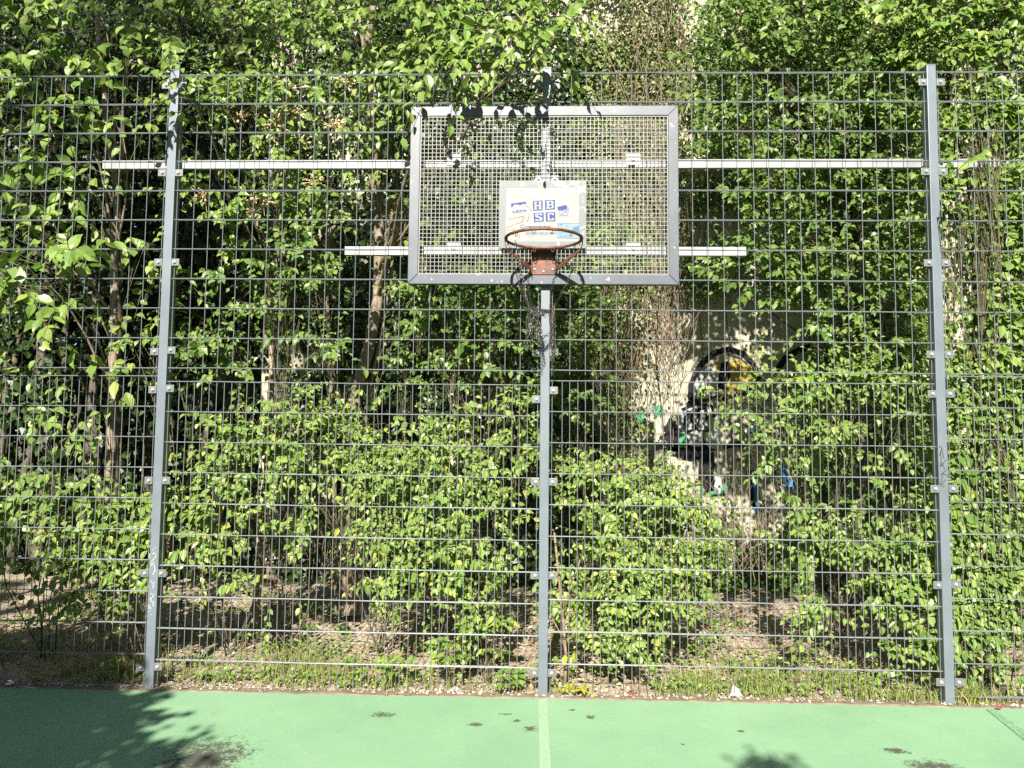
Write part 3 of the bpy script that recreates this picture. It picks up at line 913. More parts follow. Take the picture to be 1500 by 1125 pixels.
def sprays(lv, st, rg, c, r, n, leaf, nl=9, width=1.0, light=.6, droop=.25, spacing=.75, flat=.4, jitter=.3, back=False):
    """n leafy twigs inside the ellipsoid (c, r); returns their start points"""
    shell = rg.random((n, 1)) < .72
    o = unit(rg.normal(0, 1, (n, 3))+np.where(shell, SUN*.95+np.array([0, 0, .1]), 0))*np.where(shell, rg.uniform(.72, 1.08, (n, 1)), rg.random((n, 1))**.45)
    p0 = c+o*r*.9
    if back: p0[:, 1] = np.maximum(p0[:, 1], .07+.05*rg.random(n))
    if back:
        k = prune(p0, rg); k[:1] = True
        o, p0 = o[k], p0[k]; n = len(p0)
    d = unit(o*.7+np.array([SUN[0]*light, SUN[1]*light, .15])+rg.normal(0, flat, (n, 3))*np.array([1.2, .8, .8]))
    L = leaf*spacing*nl*(.65+.6*rg.random((n, 1)))
    t = (np.arange(nl)+.6)/nl
    pos = p0[:, None]+d[:, None]*(t[None, :, None]*L[:, None])
    dr = droop*(.5+rg.random(n))
    pos[..., 2] -= dr[:, None]*L*t[None]**2
    tan = d[:, None]+np.array([0, 0, -1.])*(2*dr[:, None]*t[None])[..., None]
    tan = unit(tan)
    N0 = unit(np.array([0, 0, .30])+SUN*1.0+rg.normal(0, .30, (n, 1, 3)))
    N0 = np.broadcast_to(N0, tan.shape)
    sd = unit(np.cross(N0, tan))
    sg = np.where(np.arange(nl) % 2 == 0, 1., -1.)[None, :, None]
    ld = tan*.5+sd*sg*.72+np.array([0, 0, -.62])+rg.normal(0, .22, tan.shape)
    ld[:, -1] = tan[:, -1]+np.array([0, 0, -.5])+rg.normal(0, .15, (n, 3))
    nn = N0+rg.normal(0, jitter, tan.shape)
    sz = leaf*(.72+.40*rg.random((n, nl)))*np.exp(rg.normal(0, .24 if leaf < .07 else .13, (n, 1)))*np.clip(1.15-.35*t[None]**3, .5, 1.2)
    wd = width*(.8+.2*rg.random((n, nl)))*(.78+.4*rg.random((n, 1)))
    keep = rg.random((n, nl)) < .93
    if back: pos[..., 1] = np.where(pos[..., 1] < .06, .06+.12*rg.random((n, nl)), pos[..., 1])
    q = pos+unit(ld)*leaf*.12
    lv.add(q[keep], ld[keep], nn[keep], sz[keep], wd[keep])
    kk = [0, nl//3, 2*nl//3, nl-1]
    tw = np.concatenate([p0[:, None], pos[:, kk[1:]]], 1)
    st.add(tw, np.broadcast_to(np.array([.0028, .0022, .0016, .0009])*(leaf/.06)**.5, (n, 4)))
    return p0


LK = 1.5
# hollows between the plants, where one looks into the dark interior of the thicket
_HOL = [(330, 75, 50, 36), (225, 112, 60, 26), (215, 232, 34, 40), (270, 232, 28, 30), (180, 330, 56, 56), (140, 440, 50, 60), (180, 560, 60, 40), (30, 645, 40, 40), (150, 650, 90, 48), (262, 372, 30, 40),
        (300, 440, 46, 44), (262, 650, 38, 60), (520, 345, 24, 60), (540, 450, 36, 64), (622, 590, 56, 36), (545, 560, 40, 40), (572, 330, 28, 50), (425, 830, 66, 42), (330, 905, 90, 18), (505, 840, 34, 50),
        (1105, 800, 50, 60), (1290, 690, 60, 40), (1150, 862, 34, 30), (1262, 905, 44, 26), (960, 620, 46, 60), (1025, 620, 62, 64), (1080, 520, 100, 44), (1085, 715, 80, 40), (1160, 505, 44, 34),
        (700, 262, 56, 40), (640, 232, 28, 60), (690, 372, 60, 26), (370, 955, 130, 36), (600, 985, 110, 22), (1090, 965, 160, 40), (1235, 965, 60, 34), (450, 925, 90, 26), (1062, 340, 44, 26),
        (450, 235, 30, 30), (420, 330, 40, 26), (800, 600, 20, 60), (100, 900, 110, 30), (60, 850, 50, 30), (660, 585, 40, 30), (440, 545, 40, 24), (950, 470, 44, 50), (1180, 160, 30, 26), (1230, 320, 28, 24), (1150, 230, 26, 22), (1250, 420, 26, 24)]
HOL = []
for hx, hy, hrx, hry in _HOL:
    c = at(hx, hy, Y=.6); e1 = at(hx+hrx, hy, Y=.6); e2 = at(hx, hy-hry, Y=.6)
    HOL.append((c[0], c[2], abs(e1[0]-c[0]), abs(e2[2]-c[2])))


def noise3(p, s, seed):
    r = np.random.default_rng(seed); v = 0
    for k in range(8):
        a = r.normal(0, 1, 3); v = v+np.sin(p@a*s*(.7+.25*k)+r.uniform(0, 6.28))/(1+.15*k)
    return v/2.6


def prune(p, rg):
    """clumping: twigs are lost where the growth is thin and in the hollows"""
    k = noise3(p, 5.5, 77) > -.42
    f = 1-(p[:, 1]-.6)/9          # hollows keep opening as one looks deeper in
    for cx, cz, rx, rz in HOL:
        x = (p[:, 0]-CX)*5.92/(p[:, 1]-CY)+CX-cx; z = (p[:, 2]-CZ)*5.92/(p[:, 1]-CY)+CZ-cz
        k &= ~(((x/rx)**2+(z/rz)**2 < 1.15) & (p[:, 1] < 2.5) & (rg.random(len(p)) < .94))
    return k



def plant(name, label, cat, base, clusters, leaf=.055, mat=None, lai=2.0, group=None, seed=1, trunk=None, tr=.02, full=True, nl=9, width=1.0,
          light=.6, droop=.25, bark=None, stems=3, extra=None, jitter=.27, spacing=.75, lk=1.0):
    """clusters: (photo x, photo y, rx, ry, depth Y[, lai]) - leaf masses of a plant rooted at base"""
    rg = np.random.default_rng(seed)
    base = np.array([base[0], base[1], float(ground_h(base[0], max(base[1], .03)))])
    e = empty(name, base, label, cat, group)
    lv, st, wd = Leaves(), Stems(), Stems()
    leaf *= .94 if leaf < .065 else 1.1; lk *= LK
    tk = None
    if trunk is not None:
        tk = np.array(trunk, float); k = 14
        cum = np.concatenate([[0], np.cumsum(np.linalg.norm(np.diff(tk, axis=0), axis=1))])
        s = np.linspace(0, cum[-1], k*2)
        tk = np.stack([np.interp(s, cum, tk[:, i]) for i in range(3)], 1)
        tk[1:-1] += rg.normal(0, tr*.25, (len(tk)-2, 3))
        wd.add(tk[None], (tr*np.linspace(1.25, .45, len(tk)))[None], 8)
    for cl in clusters:
        px, py, rx, ry, Yd = cl[:5]
        la = (cl[5] if len(cl) > 5 else lai)*lk
        c = at(px, py, Y=Yd); sc = np.linalg.norm(c-CPOS)/FPX
        r = np.array([rx*sc, min(.5, max(.10, (rx+ry)*.5*sc*.8)), ry*sc])
        area = math.pi*r[0]*r[2]
        n = max(2, int(la*area/(leaf*leaf*width*.48*.9*nl)))
        p0 = sprays(lv, st, rg, c, r, n, leaf, nl, width, light, droop, spacing, jitter=jitter, back=Yd > 0)
        # limb from trunk or root to the mass, then twigs from the limb to each spray
        if tk is not None:
            zt = base[2]+(c[2]-base[2])*.72
            i = int(np.argmin(np.abs(tk[:, 2]-zt)+.3*np.linalg.norm(tk[:, :2]-c[:2], axis=1))); s0 = tk[i]
            lr = tr*.35
        else:
            s0 = base+np.array([rg.normal(0, .06), rg.normal(0, .05), -.02]); lr = max(.004, tr*.25)
        cv = curve(s0, c, 9, .06*np.linalg.norm(c-s0), rg, .05)
        wd.add(cv[None], np.linspace(lr, .0018, 9)[None], 5)
        j = rg.integers(5, 9, len(p0)); a_ = cv[j]
        mid = (a_+p0)/2+rg.normal(0, .02, p0.shape)
        st.add(np.stack([a_, mid, p0], 1), np.broadcast_to(np.array([.0024, .0021, .0018])*(leaf/.06)**.5, (len(p0), 3)))
    if extra: extra(e, rg, lv, st, wd)
    lv.build('foliage', mat or LEAF_MID, e, full)
    st.build('twigs', TWIG, e)
    wd.build('trunk' if trunk is not None else 'stems', bark or BARK, e)
    return e


def dead_stems(e, rg, c, r, n, L=(.3, .8), vertical=.8, name='dead_stems', rad=.0026):
    st = Stems(); c = np.array(c); r = np.array(r)
    p0 = c+rg.uniform(-1, 1, (n, 3))*r
    d = unit(rg.normal(0, 1, (n, 3))*np.array([1-vertical+.15, .25, .25])+np.array([0, 0, vertical]))
    ln = rg.uniform(*L, n)
    P = []
    for t in np.linspace(0, 1, 5): P.append(p0+d*(ln*t)[:, None]+rg.normal(0, .018, (n, 3)))
    P = np.stack(P, 1)
    P[..., 1] = np.minimum(P[..., 1], WY-.02)
    st.add(P, np.broadcast_to(np.linspace(rad, rad*.45, 5), (n, 5)))
    return st.build(name, DEAD, e)


def bx(px, Y): return float(at(px, 900, Y=Y)[0]), Y


def tp_(l, Y): return [tuple(at(x, y, Y=Y)) for x, y in l]


def flower_heads(e, rg, pts, Yd):
    for px, py in pts:
        b = MB()
        c = at(px, py, Y=Yd+rg.normal(0, .1))
        b.tube([c+np.array([0, .05, -.12]), c+np.array([0, .02, -.05]), c], [.002, .002, .003], 4)
        for k in range(26):
            o = rg.normal(0, 1, 3)*np.array([.035, .03, .028]); q = c+o; r = .006+.005*rg.random()
            b.tube([c, c+o*.7, q-o*.02, q+o*.15, q+o*.28], [.0012, .0012, r, r, r*.3], 4)
        b.build('flower_head', M['flower'], e)



# ---- creepers on the wall
HOLES = [(1022, 625, 46, 50, 1.0), (1062, 545, 60, 42, 1.0), (1120, 470, 110, 46, .93), (1020, 560, 90, 110, .85), (1085, 600, 110, 150, .72), (985, 470, 30, 60, .75), (950, 560, 36, 70, .6), (1075, 505, 120, 55, .80), (1020, 625, 55, 55, .95), (1062, 340, 44, 26, .8), (1085, 720, 90, 40, .75),
         (868, 30, 34, 34, .75), (690, 85, 22, 50, .6), (1060, 540, 80, 50, .97), (1100, 500, 90, 36, .9), (1040, 620, 60, 60, .9), (1090, 720, 70, 34, .9), (1150, 660, 60, 50, .5), (452, 525, 30, 26, .85), (430, 622, 22, 20, .7),
         (655, 655, 24, 24, .6), (1075, 22, 20, 26, .6), (1140, 20, 14, 20, .7), (1190, 45, 12, 14, .5), (1110, 150, 22, 40, .5), (680, 180, 14, 30, .6), (960, 640, 40, 34, .5), (1120, 60, 40, 40, .35)]
HW = []
for hx, hy, hrx, hry, hs in HOLES:
    c = at(hx, hy, Y=WY); e1 = at(hx+hrx, hy, Y=WY); e2 = at(hx, hy-hry, Y=WY)
    HW.append((c[0], c[2], abs(e1[0]-c[0]), abs(e2[2]-c[2]), hs))


def fnoise(x, z, s, seed):
    r = np.random.default_rng(seed); v = 0
    for k in range(7):
        a, b_, c = r.normal(0, 1, 2), r.uniform(0, 6.28), .6+1.1*k*.5
        v = v+np.sin((x*a[0]+z*a[1])*s*c+b_)/(1+.25*k)
    return v/3


def ivy(name, label, x0, x1, z0, z1, leaf, mat, lai, seed, thick=.22, full=False, width=1.0, holes=True, clump=.7, dead=0, deadc=None):
    rg = np.random.default_rng(seed)
    e = empty(name, ((x0+x1)/2, WY-.05, float(ground_h((x0+x1)/2, 2.9))), label, 'climbing plant', 'climbers on the building wall')
    n = int(lai*(x1-x0)*(z1-z0)/(leaf*leaf*width*.5))
    x = rg.uniform(x0, x1, n); z = rg.uniform(z0, z1, n)
    edge = .25*fnoise(z*0, z, 3.0, seed+9)
    pr = np.clip(.75+clump*fnoise(x, z, 3.2, seed), 0, 1)
    pr *= np.clip((x-x0-edge)/.2, 0, 1)*np.clip((x1+edge-x)/.2, 0, 1)
    if holes:
        for cx, cz, rx, rz, hs in HW:
            d = ((x-cx)/rx)**2+((z-cz)/rz)**2
            pr *= 1-hs*np.clip(1.5-d, 0, 1)
    k = rg.random(n) < pr; x, z = x[k], z[k]; n = len(x)
    depth = thick*np.clip(.35+.65*fnoise(x, z, 2.2, seed+3), .05, 1.3)*rg.random(n)**.6
    p = np.stack([x, WY-.035-depth, z], 1)
    d = np.stack([rg.normal(0, .6, n), -.35+rg.normal(0, .3, n), -.8+rg.normal(0, .4, n)], 1)
    nn = np.array([0, -.75, .55])+rg.normal(0, .42, (n, 3))
    lv = Leaves(); lv.add(p, d, nn, leaf*(.5+.7*rg.random(n)), width*(.8+.4*rg.random(n)))
    lv.build('foliage', mat, e, full)
    st = Stems(); ns = int((x1-x0)*4)
    xs_ = rg.uniform(x0+.1, x1-.1, ns); zz = np.linspace(0, 1, 10)
    P = np.stack([xs_[:, None]+np.cumsum(rg.normal(0, .05, (ns, 10)), 1), np.full((ns, 10), WY-.03)-rg.random((ns, 1))*.05, z0+(z1-z0)*zz[None]*np.clip(rg.uniform(.5, 1, (ns, 1)), 0, 1)], -1)
    st.add(P, np.broadcast_to(np.linspace(.007, .002, 10), (ns, 10)), 4)
    st.build('stems', BARK, e)
    if dead:
        for c, r, m in deadc: dead_stems(e, rg, c, r, m, (.4, 1.1), .9, rad=.0035)
    return e


# x position on the wall below a photo column
wx = lambda px, py=500: float(at(px, py, Y=WY)[0])
ivy('wall_ivy', 'dark green ivy, coloured darker for shade, on the wall left of and behind the backboard', WX0+.02, wx(885), -.1, 7.2, .066, LEAF_SHADE_DARK, 4.2, 32, .4, clump=.45)
ivy('wall_ivy', 'brownish small-leaved ivy column with hanging dead stems right of the backboard centre', wx(826), wx(1015), .2, 7.2, .040, LEAF_IVY, 3.6, 33, .5, clump=.5, dead=1,
    deadc=[(at(950, 330, Y=2.45), (.28, .15, .9), 80), (at(970, 100, Y=2.4), (.35, .2, .9), 60), (at(930, 560, Y=2.5), (.42, .15, .6), 90), (at(985, 480, Y=2.6), (.12, .1, .5), 60)])
ivy('wall_ivy', 'patchy green climber on the graffiti wall behind the right half of the fence', wx(1000), wx(1400), -.1, 7.2, .056, LEAF_MID, 4.6, 34, .4, clump=.6)
ivy('wall_ivy', 'dense climber on the wall behind the right end of the fence', wx(1390), 6.9, -.1, 7.2, .066, LEAF_SHADE_DARK, 4.0, 35, .4, clump=.45)

# ---- the dark thicket left of the wall's end
def thicket():
    rg = np.random.default_rng(36)
    e = empty('thicket_bush', (-5.0, 3.2, float(ground_h(-5., 3.2))), 'deep dark thicket filling the background behind the left bay of the fence', 'bush')
    n = 46000
    x = rg.uniform(-9.0, WX0+.25, n); z = rg.uniform(-.1, 7.4, n)
    y = 2.75+1.9*rg.random(n)+.35*fnoise(x, z, 1.6, 5)+np.clip((z-3.4)*-.12, -.4, .3)
    k = (x < WX0-.02) | (y > WY+.5); x, y, z = x[k], y[k], z[k]; n = len(x)
    lv = Leaves()
    lv.add(np.stack([x, y, z], 1), np.stack([rg.normal(0, .6, n), -.3+rg.normal(0, .4, n), -.7+rg.normal(0, .4, n)], 1), np.array([0, -.6, .6])+rg.normal(0, .5, (n, 3)), .105*(.6+.6*rg.random(n)), .9+.3*rg.random(n))
    m = 26000
    xb = rg.uniform(-11.0, WX0+2.5, m)
    lv.add(np.stack([xb, 4.7+1.3*rg.random(m), rg.uniform(-.1, 9.5, m)], 1), np.stack([rg.normal(0, .6, m), -.3+rg.normal(0, .4, m), -.7+rg.normal(0, .4, m)], 1), np.array([0, -.7, .5])+rg.normal(0, .4, (m, 3)), .21*(.7+.5*rg.random(m)), 1.+.3*rg.random(m))
    lv.build('foliage', LEAF_SHADE_DARK, e, False)
    st = Stems(); m = 40
    P = np.stack([np.stack([rg.uniform(-8.5, WX0, m)]*8, 1)+np.cumsum(rg.normal(0, .1, (m, 8)), 1), np.stack([rg.uniform(3., 4.3, m)]*8, 1), np.linspace(-.1, 7, 8)[None]*np.ones((m, 1))], -1)
    st.add(P, np.broadcast_to(np.linspace(.05, .012, 8), (m, 8)), 5); st.build('stems', BARK, e)


thicket()
# ---- left bay
plant('broadleaf_tree', 'young tree with large drooping leaves at the left edge, twigs poking through the fence', 'tree', bx(150, .9),
      [(40, 40, 90, 60, .4), (120, 80, 75, 55, .5), (205, 30, 80, 45, .5), (60, 150, 80, 50, .4), (175, 165, 55, 45, .45), (40, 245, 60, 45, .35), (130, 270, 40, 34, .4),
       (40, 335, 55, 35, .3), (75, 420, 70, 34, -.10, 1.7), (20, 430, 40, 30, -.06), (35, 500, 40, 25, -.05), (110, -60, 160, 50, .5), (25, 385, 30, 20, .1)],
      .098, LEAF_LIGHT, 1.15, seed=41, trunk=tp_([(152, 900), (160, 700), (165, 480), (172, 300), (150, 120), (138, 0), (132, -120)], .9), tr=.035, width=1.05, droop=.5, nl=7, bark=BARK_PALE)
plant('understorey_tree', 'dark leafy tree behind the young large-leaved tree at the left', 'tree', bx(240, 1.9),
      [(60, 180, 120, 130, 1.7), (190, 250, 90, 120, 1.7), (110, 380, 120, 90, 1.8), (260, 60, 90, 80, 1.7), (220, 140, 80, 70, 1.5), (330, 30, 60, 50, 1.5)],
      .07, LEAF_SHADE_DARK, 1.5, seed=42, trunk=tp_([(160, 880), (168, 600), (172, 300), (195, 100), (240, -80)], 1.9), tr=.05, nl=9)
plant('shrub', 'low broad-leaved shrub at the left edge of the fence, lowest in the left bay', 'shrub', bx(70, .55),
      [(60, 595, 45, 38, .3), (115, 640, 36, 34, .35), (70, 725, 90, 50, .3), (15, 700, 40, 50, .35), (25, 790, 60, 45, .4), (100, 775, 55, 35, .35)],
      .068, LEAF_LIGHT, 1.6, 'shrubs growing behind the fence', seed=43, droop=.3)
plant('shrub', 'small leafy shrub beside the left post, on its left side near the ground', 'shrub', bx(190, .5),
      [(165, 800, 55, 34, .35), (205, 780, 28, 34, .25), (120, 845, 70, 24, .4), (205, 860, 26, 40, .3), (150, 850, 60, 26, .5), (70, 880, 60, 24, .5, 1.0)],
      .058, LEAF_BRIGHT, 1.5, 'shrubs growing behind the fence', seed=44)
plant('sapling', 'slender sapling leaning against the left post at half its height', 'sapling', bx(225, .3),
      [(205, 510, 34, 50, .2), (238, 385, 26, 26, .22), (210, 365, 30, 24, .3), (200, 560, 24, 30, .3)],
      .066, LEAF_LIGHT, 1.3, seed=45)

# ---- bay between left and middle posts
plant('flowering_shrub', 'tall shrub with withered flower heads just right of the left post', 'shrub', bx(395, 1.1),
      [(300, 150, 46, 52, .5), (350, 105, 72, 46, .5), (425, 75, 74, 54, .6), (440, 165, 74, 62, .7), (350, 195, 56, 50, .6), (300, 270, 46, 40, .5), (405, 262, 64, 54, .6),
       (475, 290, 54, 54, .7), (330, 325, 60, 26, .5), (330, 40, 80, 36, .8), (285, 148, 34, 20, -.06, 1.0), (252, 104, 30, 14, -.10, 1.3), (460, 20, 50, 40, .8), (270, 40, 50, 40, .7)],
      .060, LEAF_LIGHT, 1.25, 'shrubs growing behind the fence', seed=46, trunk=tp_([(372, 930), (390, 700), (400, 480), (412, 250), (408, 60), (400, -60)], 1.2), tr=.026, bark=BARK_PALE,
      extra=lambda e, rg, lv, st, wd: flower_heads(e, rg, [(385, 165), (400, 180), (435, 165), (505, 120), (490, 180), (440, 210), (300, 285), (385, 290), (460, 265), (375, 305), (420, 130), (350, 170)], .5))
plant('shrub', 'mid-height leafy shrub below the left rail end, right of the left post', 'shrub', bx(430, .9),
      [(430, 375, 60, 44, .6), (325, 465, 58, 50, .6), (295, 520, 50, 44, .5), (415, 445, 52, 40, .8), (480, 515, 58, 36, .6), (470, 400, 40, 36, .7), (350, 520, 36, 24, .6)],
      .056, LEAF_MID, 1.25, 'shrubs growing behind the fence', seed=47)
plant('shrub', 'leafy shrub below the lower left corner of the backboard', 'shrub', bx(650, .9),
      [(560, 470, 50, 50, .7), (640, 465, 58, 46, .6), (700, 440, 50, 46, .8), (660, 535, 64, 26, .9), (740, 515, 40, 36, .6), (590, 540, 44, 30, .8), (730, 450, 36, 36, .7)],
      .054, LEAF_MID, 1.35, 'shrubs growing behind the fence', seed=48)
plant('pale_trunk_tree', 'slim pale-barked tree left of the backboard whose crown hangs over its top', 'tree', bx(515, 1.6),
      [(600, 40, 80, 54, .6), (680, 66, 70, 50, .45), (745, 30, 72, 44, .5), (640, 108, 60, 34, .4), (560, 150, 50, 50, 1.0), (700, 118, 60, 30, .3), (800, 60, 50, 46, .5),
       (520, 60, 50, 60, 1.0), (650, 92, 50, 24, -.22, 1.0), (735, 78, 40, 28, -.18, 1.2), (800, 88, 14, 16, -.18, 4.0), (798, 62, 16, 14, -.16, 3.0), (790, 70, 34, 24, -.2, 1.6), (690, 150, 40, 24, .5, .8), (640, -50, 130, 40, .5), (590, 215, 40, 40, 1.2)],
      .070, LEAF_LIGHT, 1.35, seed=49, trunk=tp_([(510, 900), (514, 780), (516, 650), (522, 560), (546, 490), (556, 400), (548, 260), (541, 110), (545, 0), (552, -110)], 1.6), tr=.055, droop=.45, nl=8, bark=BARK_PALE,
      extra=lambda e, rg, lv, st, wd: [wd.add(np.array(tp_(l, y))[None], np.linspace(r_, r_*.5, len(l))[None], 6) for l, y, r_ in
                                       (([(525, 900), (530, 740), (536, 600), (562, 470), (575, 380)], 1.7, .022), ([(541, 120), (528, 40), (520, -60)], 1.6, .02), ([(494, 900), (488, 640), (478, 420), (482, 330)], 1.8, .024))])
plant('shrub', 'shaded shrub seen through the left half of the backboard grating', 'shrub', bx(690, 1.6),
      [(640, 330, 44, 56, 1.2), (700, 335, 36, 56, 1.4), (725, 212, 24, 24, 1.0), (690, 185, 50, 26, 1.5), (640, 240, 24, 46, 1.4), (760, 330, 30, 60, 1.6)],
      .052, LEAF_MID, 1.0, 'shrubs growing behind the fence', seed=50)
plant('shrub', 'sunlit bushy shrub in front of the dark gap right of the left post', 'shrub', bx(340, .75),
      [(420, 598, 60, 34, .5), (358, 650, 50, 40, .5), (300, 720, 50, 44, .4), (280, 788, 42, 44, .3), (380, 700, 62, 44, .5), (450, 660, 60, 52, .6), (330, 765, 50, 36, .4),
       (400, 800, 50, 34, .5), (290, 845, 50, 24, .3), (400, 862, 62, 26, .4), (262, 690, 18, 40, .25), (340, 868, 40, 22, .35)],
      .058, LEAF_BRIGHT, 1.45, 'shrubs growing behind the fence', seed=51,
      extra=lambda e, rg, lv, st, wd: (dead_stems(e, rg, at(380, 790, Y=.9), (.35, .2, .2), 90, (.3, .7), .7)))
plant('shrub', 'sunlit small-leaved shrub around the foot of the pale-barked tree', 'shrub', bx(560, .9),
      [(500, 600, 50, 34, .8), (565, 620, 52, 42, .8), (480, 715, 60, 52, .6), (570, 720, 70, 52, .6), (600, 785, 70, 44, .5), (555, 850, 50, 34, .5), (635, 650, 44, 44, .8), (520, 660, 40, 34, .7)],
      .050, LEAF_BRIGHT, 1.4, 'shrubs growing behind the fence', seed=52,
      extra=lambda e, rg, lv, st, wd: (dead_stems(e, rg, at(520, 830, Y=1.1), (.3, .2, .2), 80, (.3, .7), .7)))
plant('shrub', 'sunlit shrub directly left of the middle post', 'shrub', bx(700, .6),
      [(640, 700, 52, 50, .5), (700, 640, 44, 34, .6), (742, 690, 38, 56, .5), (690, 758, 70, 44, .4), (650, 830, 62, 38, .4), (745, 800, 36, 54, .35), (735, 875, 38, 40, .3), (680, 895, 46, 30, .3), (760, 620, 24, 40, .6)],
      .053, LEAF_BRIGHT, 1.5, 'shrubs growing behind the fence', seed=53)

# ---- bay between middle and right posts
plant('shrub', 'fine-leaved creeper mound behind the middle post below the right half of the backboard', 'shrub', bx(850, 1.7),
      [(845, 450, 46, 46, 1.6), (860, 535, 46, 46, 1.5), (835, 600, 34, 40, 1.4), (885, 470, 34, 40, 1.9), (900, 610, 30, 26, 1.6), (900, 380, 50, 40, 1.9)],
      .040, LEAF_MID, 1.3, 'shrubs growing behind the fence', seed=54, extra=lambda e, rg, lv, st, wd: dead_stems(e, rg, at(880, 560, Y=1.7), (.3, .2, .4), 80, (.4, .8), .8))
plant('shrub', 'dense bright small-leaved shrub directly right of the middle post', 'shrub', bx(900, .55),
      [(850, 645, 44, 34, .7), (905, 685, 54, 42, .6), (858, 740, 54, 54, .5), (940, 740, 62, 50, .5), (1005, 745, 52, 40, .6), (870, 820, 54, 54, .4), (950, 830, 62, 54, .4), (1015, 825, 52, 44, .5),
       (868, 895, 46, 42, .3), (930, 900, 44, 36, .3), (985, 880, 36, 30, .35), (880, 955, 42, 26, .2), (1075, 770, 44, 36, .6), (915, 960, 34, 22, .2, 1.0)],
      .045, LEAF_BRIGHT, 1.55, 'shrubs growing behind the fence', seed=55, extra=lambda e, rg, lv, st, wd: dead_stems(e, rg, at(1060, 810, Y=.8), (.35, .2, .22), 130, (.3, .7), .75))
plant('shrub', 'spreading shrub with layered leafy shoots in front of the graffiti', 'shrub', bx(1210, 1.0),
      [(1060, 575, 44, 24, .9), (1128, 560, 62, 28, .8), (1200, 560, 54, 34, .8), (1140, 600, 54, 34, .7), (1182, 642, 62, 32, .6), (1095, 655, 30, 22, .6), (1232, 690, 34, 34, .6), (1250, 600, 62, 52, .8),
       (1310, 640, 44, 52, .6), (1330, 560, 34, 54, .7), (1280, 525, 62, 34, .9)],
      .056, LEAF_LIGHT, 1.3, 'shrubs growing behind the fence', seed=56, droop=.15)
plant('shrub', 'low shrub along the left side of the right post, above bare soil', 'shrub', bx(1270, .7),
      [(1230, 765, 62, 44, .5), (1300, 745, 42, 44, .5), (1200, 830, 52, 34, .4), (1280, 830, 52, 44, .4), (1220, 880, 52, 30, .35), (1310, 880, 46, 42, .3), (1335, 780, 30, 44, .3), (1340, 960, 32, 38, .2),
       (1150, 800, 44, 40, .6), (1165, 868, 46, 22, .4)],
      .052, LEAF_LIGHT, 1.4, 'shrubs growing behind the fence', seed=57)
plant('layered_tree', 'tree with layered small leaves filling the upper right between backboard and right post', 'tree', bx(1255, 1.3),
      [(1060, 62, 52, 50, .8), (1130, 112, 62, 50, .8), (1200, 70, 70, 50, .8), (1280, 122, 62, 50, .7), (1200, 182, 70, 50, .7), (1080, 190, 44, 50, .9), (1290, 222, 62, 50, .7), (1180, 270, 70, 44, .8),
       (1290, 322, 62, 50, .7), (1200, 362, 70, 52, .8), (1120, 322, 44, 44, 1.0), (1290, 420, 62, 50, .7), (1200, 450, 62, 42, .8), (1110, 410, 50, 44, .9), (1312, 490, 48, 50, .6), (1060, 250, 36, 44, 1.2),
       (1130, -40, 120, 50, .9), (1060, 420, 30, 34, 1.4), (1130, 150, 110, 90, 1.9), (1280, 160, 90, 100, 1.8), (1240, 330, 100, 90, 1.9)],
      .058, LEAF_MID, 1.45, lk=1.15, seed=58, trunk=tp_([(1250, 900), (1262, 700), (1258, 500), (1240, 300), (1246, 100), (1230, -80)], 1.5), tr=.04, droop=.12)
plant('corner_tree', 'tree with bright leaves above the fence in the top right corner', 'tree', bx(1420, 1.0),
      [(1300, 24, 80, 40, .5), (1395, 50, 80, 48, .4), (1468, 95, 50, 50, .4), (1450, 8, 80, 34, .3), (1380, -60, 130, 40, .5), (1350, 95, 40, 28, .5)],
      .062, LEAF_LIGHT, 1.4, seed=59, trunk=tp_([(1420, 900), (1426, 600), (1430, 300), (1422, 60), (1410, -80)], 1.1), tr=.03)

# ---- right of the right post
plant('fence_creeper', 'dense creeper climbing the fence to the right of the right post', 'climbing plant', bx(1440, .25),
      [(1430, 130, 52, 50, .15), (1440, 215, 54, 52, .12), (1420, 295, 46, 50, .1), (1472, 325, 34, 50, .12), (1440, 415, 54, 52, .12), (1430, 505, 48, 50, .12), (1450, 595, 54, 52, .15), (1430, 688, 48, 50, .15),
       (1476, 740, 34, 50, .15), (1436, 810, 48, 50, .12), (1450, 895, 54, 52, .1), (1440, 965, 48, 42, .1), (1387, 262, 18, 12, -.07, 1.0), (1376, 310, 8, 18, -.06, 1.4), (1480, 880, 30, 60, .2), (1408, 600, 20, 60, .12), (1408, 850, 16, 90, .1), (1490, 200, 40, 90, .3), (1530, 560, 50, 300, .25)],
      .056, LEAF_LIGHT, 1.9, seed=60, light=.9)


